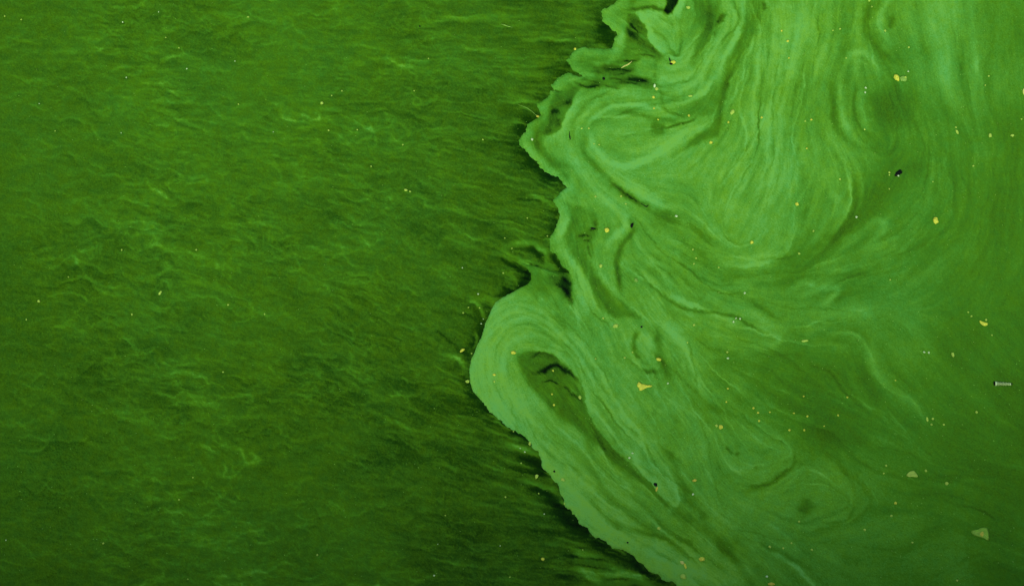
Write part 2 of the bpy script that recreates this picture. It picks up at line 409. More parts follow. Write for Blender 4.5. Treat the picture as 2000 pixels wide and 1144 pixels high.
patch(scum, [(1108,395),(1140,405),(1160,420),(1165,445),(1155,470),(1150,490),(1150,510),(1160,540),(1190,566),(1232,606),(1250,619),(1200,619),(1168,600),(1150,560),(1130,520),(1110,482),(1103,460),(1110,430)], -.17, 5)
patch(scum, [(1130,456),(1163,446),(1166,470),(1156,502),(1148,486),(1138,470)], -.10, 4); B([(1128,463),(1150,460)], 2.6, -.15); B([(1138,470),(1152,472)], 2.6, -.18); B([(1150,449),(1164,447)], 2.4, -.2)
B([(1148,480),(1151,496),(1154,507)], 2.4, -.15); B([(1158,430),(1164,440)], 5, -.14)
B([(1152,500),(1175,540),(1205,570)], 5, .05)
B([(1108,385),(1113,415),(1103,445),(1092,470),(1098,490),(1113,506),(1132,535),(1140,570),(1143,605)], 7, .08)
B([(1186,560),(1220,590),(1250,610),(1270,630),(1281,652)], 3, .10)
B([(1246,643),(1240,670),(1244,690),(1256,707)], 4, -.11)
B([(1262,650),(1268,680),(1266,700)], 11, .06)
B([(1215,640),(1225,670),(1235,695),(1250,713),(1272,714)], 4, .07)
B([(1220,690),(1245,717),(1265,724),(1290,722)], 5, -.12)
B([(1282,640),(1287,680),(1297,705),(1306,735),(1311,750)], 9, -.10)
B([(1342,668),(1350,690),(1358,720),(1363,752)], 2.6, -.11)
B([(1300,760),(1330,800),(1370,860),(1380,920),(1400,980)], 12, .05)
B([(1340,740),(1370,780),(1420,810),(1480,830)], 8, -.04)
# the hooked lobe
LOBE = np.array([(1140,985),(1080,920),(1012,850),(957,790),(937,740),(942,690),(962,640),(987,607),(1030,594),(1075,610),(1120,650),(1165,720),(1205,790),(1260,850),(1310,920)], float)
CORE = np.array([(1190,960),(1130,900),(1064,840),(1014,782),(990,735),(990,697),(1005,672),(1037,664),(1075,674),(1106,705),(1136,765),(1176,835),(1226,893),(1270,945),(1290,960)], float)
for q, a, wd in [(.05,.03,9),(.24,-.02,3),(.36,.025,6),(.50,-.03,2.5),(.72,-.025,5),(.84,.035,6)]:
    B([tuple(p) for p in (LOBE * (1 - q) + CORE * q)], wd, a)
patch(scum, [(1012,692),(1035,684),(1080,694),(1110,720),(1136,757),(1146,800),(1170,850),(1185,878),(1150,856),(1110,825),(1070,790),(1040,760),(1020,725)], -.22, 6)
B([(1041,726),(1055,725),(1069,719),(1082,711.5),(1094,713),(1102,721),(1112,729),(1122,737),(1133,748)], 3.8, -.30)
B([(1030,688),(1055,686),(1080,692),(1102,712),(1126,738),(1140,765),(1148,802),(1168,842),(1197,876),(1227,905),(1264,945)], 16, -.14, 1)
B([(1048,735),(1075,728),(1095,735),(1110,760),(1120,800)], 20, -.05)
B([(1037,704),(1045,695),(1053,689),(1065,688.5),(1078,692),(1092,703)], 3.2, -.2)
B([(1046,704),(1060,702),(1076,705)], 4, .05)
B([(1090,730),(1104,741),(1120,756),(1134,764)], 5, -.2); B([(1060,745),(1075,741),(1092,748)], 2.2, -.16); B([(1098,752),(1120,768),(1140,786)], 3, -.2); B([(1050,735),(1072,730),(1088,735)], 3, .06); B([(1112,760),(1128,768)], 3, .1); B([(1085,750),(1105,765),(1135,790)], 12, -.05)
B([(1146,806),(1165,842),(1195,876),(1215,897),(1250,930),(1280,962),(1310,990),(1350,1020),(1400,1050),(1450,1085),(1500,1120),(1560,1170)], 12, -.085)
B([(1214,880),(1222,888),(1235,888),(1240,902),(1262,930),(1280,945),(1285,958),(1300,975),(1318,988),(1326,975),(1312,930)], 7, .09, -1)
B([(1290,860),(1310,900),(1330,940),(1345,975),(1375,1010),(1400,1040)], 9, -.12)
B([(1110,832),(1150,850),(1172,880),(1202,920),(1240,975)], 10, .06)
B([(1150,915),(1200,980),(1260,1030),(1330,1070)], 7, -.05)
B([(1110,945),(1160,1005),(1230,1055),(1310,1090)], 8, .05)
B([(1190,1020),(1260,1065),(1340,1110)], 4, -.05)
B([(1460,1060),(1500,1075),(1540,1095),(1575,1125),(1600,1160)], 5, .10)
B([(1490,1065),(1540,1088),(1590,1120),(1630,1160)], 6, -.10)
B([(1390,1055),(1440,1100),(1480,1160)], 8, -.10)
B([(1300,1110),(1380,1120),(1450,1160)], 13, .06)
B([(1582,975),(1572,992),(1568,1003)], 13, -.10)
B([(1590,1010),(1630,1012),(1655,985),(1640,950),(1605,945)], 7, .03); B([(1600,1020),(1650,1015),(1670,980)], 3, -.04)
B([(1545,815),(1620,850),(1680,872),(1745,905)], 14, -.025)
B([(1700,660),(1705,720),(1740,762),(1782,792),(1812,822)], 12, .06)
B([(1680,700),(1690,740),(1722,782)], 16, -.06)
B([(1870,990),(1910,995),(1942,1011)], 2.2, -.06)
B([(1450,962),(1500,945),(1550,905),(1545,862)], 6, -.06); B([(1480,900),(1440,918),(1418,890)], 9, .04)
B([(1600,880),(1640,905),(1660,940)], 6, -.05); B([(1760,1080),(1790,1065),(1800,1055)], 7, -.07); B([(1640,1090),(1680,1095)], 12, -.05)
B([(1420,870),(1432,885)], 3, -.08); B([(1436,882),(1444,884)], 3, -.12); B([(1472,910),(1480,913)], 3, -.08)
# film between mat and lobe: thin, with a clear pocket
patch(scum, [(1076,541),(1100,536),(1114,540),(1118,570),(1122,596),(1110,592),(1098,580),(1085,560)], -.34, 7)
B([(1078,552),(1098,562),(1114,580)], 4, -.18); B([(1095,540),(1108,552),(1116,562)], 3.5, -.2)
B([(1112,528),(1117,560),(1121,598),(1130,640)], 9, .09, -1)
B([(1095,545),(1108,560),(1112,585)], 8, -.14); B([(1075,528),(1095,534),(1112,537)], 3, -.2)
B([(1052,580),(1060,592),(1075,606),(1090,614)], 6, .08); B([(1060,600),(1085,622),(1110,650)], 5, -.07)

# ------------------------------------------------------------------ grain of the scum along its own flow
seg = []
for s in GUIDES:
    d = np.diff(s, axis=0); m = 0.5 * (s[1:] + s[:-1]); th = np.arctan2(d[:, 1], d[:, 0]); L = np.hypot(d[:, 0], d[:, 1])
    seg.append(np.column_stack([m, np.cos(2 * th), np.sin(2 * th), L]))
seg = np.vstack(seg)[::2]
cu = np.arange(-60, 2080, 18.0); cv = np.arange(-60, 1220, 18.0); gu, gv = np.meshgrid(cu, cv)
c2 = np.zeros_like(gu); s2 = np.zeros_like(gu)
for a, b, c, s, L in seg:
    r = (gu - a) ** 2 + (gv - b) ** 2
    k = L * (np.exp(-r / 1400.0) + 0.10 * np.exp(-r / 9000.0) + 0.004 * np.exp(-r / 50000.0) + 1e-6)
    c2 += k * c; s2 += k * s
mg = np.hypot(c2, s2) + 1e-12; c2, s2 = c2 / mg, s2 / mg
for _ in range(4):
    for ax in (0, 1):
        c2 = 0.5 * c2 + 0.25 * (np.roll(c2, 1, ax) + np.roll(c2, -1, ax)); s2 = 0.5 * s2 + 0.25 * (np.roll(s2, 1, ax) + np.roll(s2, -1, ax))
th = 0.5 * np.arctan2(s2, c2)
fx = np.cos(2 * th).astype(np.float32); fy = np.sin(2 * th).astype(np.float32)
A2 = sample(fx, (U + 60) / 18.0, (V + 60) / 18.0); B2 = sample(fy, (U + 60) / 18.0, (V + 60) / 18.0)
ang = 0.5 * np.arctan2(B2, A2) + 0.55 * fbm(U, V, 70, 60, 2)
vx = np.cos(ang).astype(np.float32); vy = np.sin(ang).astype(np.float32)
inmask = SD > -6
white = rng.standard_normal((NY, NX)).astype(np.float32)
mid = fbm(U, V, 7.0, 71, 2); mid /= mid.std()
fineS = streaks(white + 0.5 * mid, vx, vy, inmask, 16)
broadS = streaks(fbm(U, V, 16.0, 75, 2), vx, vy, inmask, 30)
quiet = np.interp(U + 0.3 * V, [1500, 2100], [1.0, 0.34]).astype(np.float32)
drawn = np.full((NY, NX), 0.38, np.float32)
for a, b, r, q in [(1520,120,120,.75),(1490,330,110,.8),(1390,130,60,.7),(960,720,70,.75),(1040,840,80,.85),(1150,760,80,.7),(1210,880,80,.6),(1180,1010,110,.7),(1280,620,90,.45),(1330,700,80,.5),(1200,330,70,.4),(1060,620,60,.6),(1400,880,90,.3)]:
    drawn = np.maximum(drawn, q * np.exp(-(((U - a) ** 2 + (V - b) ** 2) / (r * 1.25) ** 2)))
mott = fbm(U, V, 13, 85, 2)
longS = streaks(fbm(U, V, 22.0, 77, 3), vx, vy, inmask, 46)
thin = np.exp(-((longS - 0.15) / 0.10) ** 2) - np.exp(-((longS + 0.75) / 0.10) ** 2) + 0.8 * np.exp(-((longS - 1.2) / 0.12) ** 2) - 0.7 * np.exp(-((broadS - 0.5) / 0.16) ** 2) + 0.6 * np.exp(-((broadS + 0.9) / 0.16) ** 2)
def follow(u, v, n, st, fx_, fy_, wob, rr):
    r = int(np.clip(np.searchsorted(Vrow, v), 1, NY - 2)); c = int(np.clip(np.searchsorted(U[r], u), 1, NX - 2))
    x, y = float(c), float(r); px, py = float(fx_[r, c]), float(fy_[r, c]); out = []; b = 0.0
    for k in range(n):
        i = int(min(max(round(x), 0), NX - 1)); j = int(min(max(round(y), 0), NY - 1)); out.append((float(U[j, i]), float(V[j, i])))
        qx, qy = float(fx_[j, i]), float(fy_[j, i])
        if qx * px + qy * py < 0: qx, qy = -qx, -qy
        b += rr.gauss(0, wob); b *= 0.85; cb, sb = math.cos(b), math.sin(b)
        px, py = qx * cb - qy * sb, qx * sb + qy * cb
        x += px * st; y += py * st
        if not (2 < x < NX - 3 and 2 < y < NY - 3): break
    return out
rr = random.Random(21); made = 0
while made < 520:
    u0, v0 = rr.uniform(930, 2040), rr.uniform(-30, 1170)
    r = int(np.clip(np.searchsorted(Vrow, v0), 0, NY - 1)); c = int(np.clip(np.searchsorted(U[r], u0), 0, NX - 1))
    if SD[r, c] < 8: continue
    p_ = follow(u0, v0, rr.randint(6, 30), 6.0, vx, vy, 0.10, rr)
    if len(p_) < 4: continue
    far = float(np.interp(u0 + 0.25 * v0, [1550, 1850, 2150], [1.0, 0.6, 0.3]))
    a_ = rr.choice([-1, -1, 1, 1, 1]) * rr.uniform(.03, .10) * far
    stroke(scum, p_, rr.choice([1.3, 1.6, 2, 2.6, 3.5, 6]), a_, rr.choice([0, 0, 1, -1]), False, 9.0); made += 1
gate = np.clip(0.45 + 1.6 * fbm(U, V, 100, 87, 2), 0, 1.2)
scum += (0.022 * thin * gate * (0.55 + 0.45 * quiet) + 0.016 * longS).astype(np.float32)
scum += quiet * drawn * (0.028 * fineS + 0.020 * broadS) + 0.045 * mott * quiet + 0.035 * fbm(U, V, 90, 81, 3) * 2
def blur(f, k):
    for ax in (0, 1):
        for _ in range(2):
            c_ = np.cumsum(np.concatenate([np.repeat(np.take(f, [0], ax), k + 1, ax), f, np.repeat(np.take(f, [-1], ax), k, ax)], ax), ax, dtype=np.float64)
            n_ = f.shape[ax]; f = ((np.take(c_, range(2 * k + 1, 2 * k + 1 + n_), ax) - np.take(c_, range(0, n_), ax)) / (2 * k + 1)).astype(np.float32)
    return f
scum += (0.35 + 0.65 * quiet) * (0.42 * (scum - blur(scum, 5)) + 0.30 * (scum - blur(scum, 14)))
scum = np.where(scum < 0.5, 0.5 - (0.5 - scum) * 0.72, scum).astype(np.float32)
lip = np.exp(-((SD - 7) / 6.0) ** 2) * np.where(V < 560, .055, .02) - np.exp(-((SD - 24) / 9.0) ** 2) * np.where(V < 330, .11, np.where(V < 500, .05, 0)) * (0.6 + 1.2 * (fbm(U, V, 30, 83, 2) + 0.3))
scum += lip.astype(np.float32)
scum += 0.040 * white

# ------------------------------------------------------------------ open water: suspended algae drawn out into wisps
WC = [(0,0,110),(300,50,114),(600,50,119),(900,60,117),(1100,40,106),(100,300,108),(300,200,115),(500,300,118),(800,300,114),(950,250,103),(100,550,99),(300,560,108),
 (500,600,106),(700,500,108),(900,450,99),(850,650,93),(100,750,90),(300,800,94),(600,800,92),(800,800,83),(50,900,86),(300,950,90),(600,1000,87),(900,950,73),
 (100,1100,76),(400,1100,83),(700,1100,80),(1000,1100,66),(1050,300,90),(1000,500,92),(-300,0,108),(-300,600,96),(-300,1100,70),(600,-250,116),(600,1350,66),(1150,1120,62)]
wat = share([(a, b, c - 5) for a, b, c in WC], 3.0, 60.0)
wmask = SD < 6
gd = [(100,60,4),(400,80,8),(700,60,2),(1000,80,-2),(1120,150,4),(100,300,12),(350,300,10),(600,300,8),(900,300,6),(1000,400,20),(200,500,10),(450,500,20),(700,480,16),(950,470,20),
      (150,700,8),(400,700,16),(650,650,22),(850,620,24),(900,720,24),(200,850,10),(450,850,12),(700,800,12),(900,850,16),(1000,900,18),(200,1000,6),(450,1000,4),(700,950,14),(900,980,18),
      (1050,1040,12),(1150,1100,6),(100,1120,4),(500,1100,2),(800,1100,6),(1000,1110,4)]
num = np.zeros_like(gu); den = np.zeros_like(gu)
for a, b, t in gd:
    k = 1.0 / ((gu - a) ** 2 + (gv - b) ** 2 + 3600.0) ** 1.5; num += k * t; den += k
base_ang = np.radians(sample((num / den).astype(np.float32), (U + 60) / 18.0, (V + 60) / 18.0))
# eddies: strong in the middle of the field, none close to the mat or at the far left
turb = np.interp(U, [-50, 120, 260, 650, 900, 1080], [0.30, 0.55, 1.0, 0.9, 0.5, 0.25]).astype(np.float32)
turb *= (0.55 + 1.1 * np.clip(fbm(U, V, 170, 31, 2) + 0.35, 0, 1)).astype(np.float32)
def curl(s, seed, st=1.7):
    n = fbm(U, V * st, s, seed, 2).astype(np.float32)
    gy, gx = np.gradient(n); k = 1.0 / (np.hypot(gx, gy).mean() + 1e-9)
    return gy * k, -gx * k
c1x, c1y = curl(70, 41); c2x, c2y = curl(26, 45)
wx = np.cos(base_ang) + turb * (0.62 * c1x + 0.42 * c2x); wy = np.sin(base_ang) + turb * (0.42 * c1y + 0.34 * c2y)
nn = np.hypot(wx, wy) + 1e-6; wx = (wx / nn).astype(np.float32); wy = (wy / nn).astype(np.float32)
# carry the water's own texture along the eddies, backwards in time, so that it folds into billows
cx, cy = curl(105, 43, 1.5); ex, ey = curl(44, 47, 1.6); hx, hy = curl(19, 49, 1.6)
DX, DY = np.nonzero(wmask)
au = DY.astype(np.float32).copy(); av = DX.astype(np.float32).copy()
for k in range(34):
    i = np.clip((au + 0.5).astype(np.int32), 0, NX - 1); j = np.clip((av + 0.5).astype(np.int32), 0, NY - 1)
    tq = turb[j, i]
    au -= 0.55 * wx[j, i] + tq * (0.75 * cx[j, i] + 0.45 * ex[j, i] + 0.22 * hx[j, i]); av -= 0.55 * wy[j, i] + tq * (0.55 * cy[j, i] + 0.36 * ey[j, i] + 0.2 * hy[j, i])
i = np.clip(au.astype(np.int32), 0, NX - 1); j = np.clip(av.astype(np.int32), 0, NY - 1)
qu = U[j, i]; qv = V[j, i]
ct, st_ = np.cos(base_ang[j, i]), np.sin(base_ang[j, i])
ru = (qu * np.cos(.2) + qv * np.sin(.2)); rv = (-qu * np.sin(.2) + qv * np.cos(.2))
def put(x):
    o = np.zeros((NY, NX), np.float32); o[DX, DY] = (x - x.mean()) / x.std(); return o
billow = put(fbm(ru * 0.33, rv, 15, 301, 4))
ridge = put(-np.abs(fbm(ru * 0.28, rv, 24, 311, 3)) ** 0.7)
n1 = fbm(ru * 0.36, rv, 34, 321, 4); n2 = fbm(ru * 0.42, rv, 17, 331, 3)
fila = put(np.exp(-(n1 / 0.055) ** 2) + 0.8 * np.exp(-(n2 / 0.06) ** 2))
fineW = streaks(fbm(U, V, 4.5, 91, 2), wx, wy, wmask, 13, axial=False)
hugeW = streaks(fbm(U, V, 40.0, 97, 2), wx, wy, wmask, 40, axial=False)
wl = streaks(fbm(U, V, 14.0, 99, 3), wx, wy, wmask, 30, axial=False); wl2 = streaks(fbm(U, V, 9.0, 96, 2), wx, wy, wmask, 24, axial=False)
wisp = np.exp(-((wl - 0.3) / 0.20) ** 2) + 0.8 * np.exp(-((wl2 - 0.8) / 0.22) ** 2) - 0.8 * np.exp(-((wl + 0.5) / 0.18) ** 2) - 0.5 * np.exp(-((wl2 + 0.9) / 0.2) ** 2)
wgate = np.clip(0.5 + 1.7 * fbm(U, V * 1.3, 85, 37, 2), 0, 1.3)
crisp = np.maximum(0.75 * billow + 0.45 * ridge + 0.35 * fineW, -1.3)
con = np.interp(U, [-50, 130, 280, 800, 1000], [0.35, 0.55, 1.0, 0.8, 0.8]).astype(np.float32) * (0.7 + 0.9 * np.clip(fbm(U, V, 120, 33, 2) + 0.3, 0, 1))
wat += con * (0.014 * fineW + 0.026 * crisp + 0.022 * fila + 0.014 * hugeW + 0.026 * wisp * wgate) + 0.035 * fbm(U, V, 150, 35, 2) + 0.034 * white
made = 0
while made < 1800:
    u0, v0 = rr.uniform(-60, 1150), rr.uniform(-40, 1190)
    r = int(np.clip(np.searchsorted(Vrow, v0), 0, NY - 1)); c = int(np.clip(np.searchsorted(U[r], u0), 0, NX - 1))
    if SD[r, c] > -4: continue
    cn = float(con[r, c]) * (0.35 + 0.9 * float(wgate[r, c]))
    if rr.random() > 0.25 + cn: continue
    calm = u0 > 820
    p_ = follow(u0, v0, rr.randint(5, 16 if not calm else 24), 4.5, wx, wy, 0.06 if calm else 0.26, rr)
    if len(p_) < 4: continue
    if not calm and rr.random() < .42:                            # a few roll up at the end
        (xa, ya), (xb, yb) = p_[-2], p_[-1]; th_ = math.atan2(yb - ya, xb - xa); k_ = rr.choice([-1, 1]) * rr.uniform(.35, .75)
        for q in range(rr.randint(3, 7)): th_ += k_; xb += 5 * math.cos(th_); yb += 4 * math.sin(th_); p_.append((xb, yb))
    wd = rr.choice([1.4, 1.8, 2.2, 2.8, 3.6, 5.0]); am = rr.uniform(.04, .10) * (0.5 + 0.5 * cn)
    stroke(wat, p_, wd, am, rr.choice([-1, -1, 0, 1]), False, 7.0)
    if rr.random() < .45: stroke(wat, [(a + .6, b + wd * .9) for a, b in p_], wd * 1.4, -am * .6, rr.choice([1, 0]), False, 7.0)  # darker strand paints a shadow below the wisp's bright ridge
    made += 1
wat += 0.12 * (wat - blur(wat, 4)) + 0.12 * (wat - blur(wat, 10))
_b = blur(wat, 11); _d = wat - _b; wat = (_b + np.where(_d > 0, 1.12 * _d, 0.72 * _d)).astype(np.float32)
# clearer water along the mat
edge_n = np.clip(0.75 + 1.2 * fbm(U, V, 60, 51, 2), 0.15, 1.4)
halo = np.exp(-np.clip(-SD, 0, 60) / 16.0) * 0.11 * edge_n
wat -= np.where(SD < 0, halo, halo[SD < 0].max() if (SD < 0).any() else 0).astype(np.float32) * (SD > -60)
D = lambda pts, wd, amp, side=0: stroke(wat, pts, wd, amp * (1.55 if amp > 0 else 1.0), side, guide=False)
D([(1165,40),(1188,62),(1196,78),(1185,90)], 15, -.15); D([(1150,60),(1185,75)], 25, -.07); D([(1095,130),(1108,136),(1085,150)], 13, -.14)
D([(1040,200),(1060,188),(1070,178)], 12, -.12); D([(1005,262),(1020,245),(1040,228)], 13, -.13); D([(1008,285),(1035,312),(1060,340),(1095,360)], 15, -.17)
D([(1068,352),(1095,366),(1082,380)], 12, -.14); D([(1078,405),(1084,430),(1076,450),(1062,470)], 12, -.22); D([(1050,420),(1070,445)], 22, -.08)
D([(1078,498),(1098,523),(1108,530)], 5, -.34); D([(1072,490),(1085,505)], 6, -.15)
# tendrils of film drawn out of the lobe
D([(870,462),(930,483),(985,500),(1020,513)], 4.5, .13); D([(985,483),(1028,470),(1051,482),(1066,497),(1068,512),(1086,524)], 6.5, .15)
D([(1026,482),(1050,497),(1059,511),(1042,517),(1015,504)], 8, -.24); D([(1002,513),(1023,528),(1030,543),(1018,556),(988,574),(960,588)], 8, -.26)
D([(972,528),(998,539),(1008,553),(1006,562)], 3.6, .16); D([(870,556),(905,570),(935,580),(955,589)], 4, .13); D([(912,587),(926,588),(940,600),(949,620)], 4, .24)
D([(920,602),(938,615),(943,640),(925,672),(917,695)], 11, -.24); D([(928,645),(931,665),(922,690)], 3.4, .14); D([(915,680),(925,700)], 3, .08)
D([(862,690),(890,699),(905,713),(912,730)], 4.5, .16); D([(872,712),(898,728),(910,748),(940,792),(978,832)], 12, -.2); D([(905,770),(960,830),(1000,850)], 20, -.08)
D([(985,868),(1010,874),(1040,884),(1060,896)], 5.5, .2); D([(995,838),(1030,856)], 5, -.15); D([(1000,882),(1038,900),(1060,920),(1083,941)], 9, -.26)
D([(1015,940),(1060,950),(1092,956)], 5, .22); D([(1020,955),(1062,961),(1090,986),(1108,1000)], 8, -.26); D([(1095,975),(1105,985)], 4, .22)
D([(950,940),(1010,960),(1050,985),(1080,998)], 9, .06); D([(1058,985),(1110,1012),(1160,1047),(1205,1068)], 15, -.22); D([(1020,1020),(1090,1040),(1150,1062)], 18, -.07)
D([(1085,1050),(1120,1058),(1150,1066)], 3, .12)
D([(1150,1072),(1190,1078),(1225,1088),(1245,1102),(1264,1121),(1300,1134)], 8, -.36); D([(1118,1075),(1145,1084),(1172,1084)], 7, .2)
patch(wat, [(1125,1076),(1180,1083),(1205,1104),(1240,1112),(1275,1133),(1300,1165),(1110,1165),(1145,1125),(1115,1110)], .15, 7); D([(1100,1085),(1150,1091),(1192,1096)], 2.8, -.3); D([(1108,1100),(1160,1108),(1204,1113)], 2.8, -.26); D([(1080,1124),(1130,1128),(1160,1141)], 4.5, -.26)
D([(1185,1108),(1235,1118),(1270,1136)], 8, .2); D([(1128,1108),(1150,1124),(1172,1140)], 8, .2); D([(1172,1131),(1232,1128)], 2.8, -.26); D([(1190,1150),(1250,1146)], 4, -.2)
D([(1010,207),(1022,208),(1036,216)], 2.4, .10)
re_ = random.Random(77)
for k in range(230):
    e = EDGE[re_.randrange(18, len(EDGE) - 8)]
    if e[1] < 330 and re_.random() < .75: continue
    if 590 < e[1] < 770 and re_.random() < .5: continue
    th_ = math.radians({0: 2, 1: 14, 2: 22, 3: 20, 4: 12}[min(4, int(max(e[1], 0) / 230))] + re_.gauss(0, 7)); L_ = re_.uniform(18, 85)
    x_, y_ = e[0] + re_.uniform(-14, 6), e[1] + re_.uniform(-10, 10)
    p_ = [(x_ - L_ * t * math.cos(th_), y_ - L_ * t * math.sin(th_) + 4 * math.sin(3 * t + k) * t) for t in (0, .3, .6, 1)]
    pos = re_.random() < .68
    stroke(wat, p_, re_.choice([1.5, 2, 2.6, 3.6]), re_.uniform(.06, .2) if pos else -re_.uniform(.05, .14), re_.choice([0, 0, 1]), False)

film = np.clip(3.2 * fbm(U, V, 22, 161, 3), 0, 1) * np.exp(-np.clip(-SD, 0, 60) / 8.0) * np.where((V > 800) | ((V > 380) & (V < 600)), 0.26, 0.07)
wat += np.where(SD < 0, film, 0).astype(np.float32)
wat = np.where(wat < 0.26, 0.26 - (0.26 - wat) * 0.68, wat).astype(np.float32)
# hue: + towards yellow, - towards blue-green
tintS = 0.3 * np.clip(broadS, -2, 2) * quiet * 0.5 + 0.55 * fbm(U, V, 130, 101, 2) + 0.12 * fineS + 0.03 - 0.15 * np.exp(-np.clip(SD, 0, 60) / 14)
for a, b, r, q in [(1840,90,90,-.7),(1500,200,120,.35),(1460,430,70,.35),(1360,160,50,.3),(1130,340,60,-.4),(1160,620,60,-.3),(1700,600,110,-.5),(1330,1090,90,-.1),(1450,980,90,-.05),(1780,950,90,-.5),(1850,700,120,0),(1050,730,60,.4),(1200,590,40,.4),(1960,300,90,.1),(1200,1040,120,.9),(1340,1110,150,.7),(1120,960,80,.4),(1040,860,90,.35),(950,720,70,.2),(1950,600,200,-.2)]:
    tintS += 0.7 * q * np.exp(-(((U - a) ** 2 + (V - b) ** 2) / r ** 2))
tintW = 0.5 * fbm(U, V, 110, 105, 2) + 0.15 * np.clip(crisp, -2, 2) + 0.32
tg = rng.standard_normal((NY, NX)).astype(np.float32)
tintS += 0.7 * fbm(U, V, 10, 141, 2) + 0.16 * tg; tintW += 0.9 * fbm(U, V, 10, 143, 2) + 0.2 * tg
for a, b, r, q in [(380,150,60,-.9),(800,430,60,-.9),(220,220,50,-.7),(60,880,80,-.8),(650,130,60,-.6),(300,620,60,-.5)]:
    tintW += 0.5 * q * np.exp(-(((U - a) ** 2 + (V - b) ** 2) / r ** 2))  # bluish patches paint the sky's reflection into the water's hue

# ------------------------------------------------------------------ materials
def mat_algae(name, rough, spec, noise_amp, bump):
    m = bpy.data.materials.new(name); m.use_nodes = True
    n = m.node_tree.nodes; l = m.node_tree.links
    p = n["Principled BSDF"]; p.inputs["Roughness"].default_value = rough
    p.inputs["Specular IOR Level"].default_value = spec
    a = n.new("ShaderNodeAttribute"); a.attribute_name = "algae_share"
    t = n.new("ShaderNodeAttribute"); t.attribute_name = "hue_tint"
    tc = n.new("ShaderNodeTexCoord")
    nz = n.new("ShaderNodeTexNoise"); nz.inputs["Scale"].default_value = 420; nz.inputs["Detail"].default_value = 2
    l.new(tc.outputs["Object"], nz.inputs["Vector"])
    mr = n.new("ShaderNodeMapRange"); mr.inputs[1].default_value = 0.25; mr.inputs[2].default_value = 0.75
    mr.inputs[3].default_value = -noise_amp; mr.inputs[4].default_value = noise_amp
    l.new(nz.outputs[0], mr.inputs[0])
    ad = n.new("ShaderNodeMath"); ad.operation = 'ADD'; l.new(a.outputs["Fac"], ad.inputs[0]); l.new(mr.outputs[0], ad.inputs[1])
    ramps = []
    for mul in ((0.84, 1.0, 1.75), (1.16, 1.0, 0.72)):
        r = n.new("ShaderNodeValToRGB"); e = r.color_ramp.elements
        while len(e) < len(RT): e.new(0.5)
        for k, (q, c) in enumerate(zip(RT, RC)):
            cc = lin(c) * ALB * np.array(mul); e[k].position = q; e[k].color = (*[float(min(x, 1)) for x in cc], 1)
        l.new(ad.outputs[0], r.inputs[0]); ramps.append(r)
    tr = n.new("ShaderNodeMapRange"); tr.inputs[1].default_value = -1; tr.inputs[2].default_value = 1
    l.new(t.outputs["Fac"], tr.inputs[0])
    mx = n.new("ShaderNodeMix"); mx.data_type = 'RGBA'
    l.new(tr.outputs[0], mx.inputs["Factor"]); l.new(ramps[0].outputs[0], mx.inputs["A"]); l.new(ramps[1].outputs[0], mx.inputs["B"])
    l.new(mx.outputs["Result"], p.inputs["Base Color"])
    if bump:
        b = n.new("ShaderNodeBump"); b.inputs["Strength"].default_value = bump; b.inputs["Distance"].default_value = 0.0006
        l.new(nz.outputs[0], b.inputs["Height"]); l.new(b.outputs[0], p.inputs["Normal"])
    return m

def mat_plain(name, col, rough=0.6, vary=0.25, scale=220.0, spec=0.3, bump=0.3, trans=0.0):
    m = bpy.data.materials.new(name); m.use_nodes = True
    n = m.node_tree.nodes; l = m.node_tree.links; p = n["Principled BSDF"]
    p.inputs["Roughness"].default_value = rough; p.inputs["Specular IOR Level"].default_value = spec
    tc = n.new("ShaderNodeTexCoord"); nz = n.new("ShaderNodeTexNoise"); nz.inputs["Scale"].default_value = scale; nz.inputs["Detail"].default_value = 4
    l.new(tc.outputs["Object"], nz.inputs["Vector"])
    r = n.new("ShaderNodeValToRGB"); c = lin(col)
    r.color_ramp.elements[0].position = 0.3; r.color_ramp.elements[1].position = 0.7
    r.color_ramp.elements[0].color = (*(c * (1 - vary)), 1); r.color_ramp.elements[1].color = (*np.minimum(c * (1 + vary), 1), 1)
    l.new(nz.outputs[0], r.inputs[0]); l.new(r.outputs[0], p.inputs["Base Color"])
    b = n.new("ShaderNodeBump"); b.inputs["Strength"].default_value = bump; b.inputs["Distance"].default_value = 0.001
    l.new(nz.outputs[0], b.inputs["Height"]); l.new(b.outputs[0], p.inputs["Normal"])
    return m

ALB = 0.62
M_scum = mat_algae("algae scum", 0.55, 0.02, 0.05, 0.25)
M_water = mat_algae("algae-laden water", 0.12, 0.02, 0.03, 0.0)

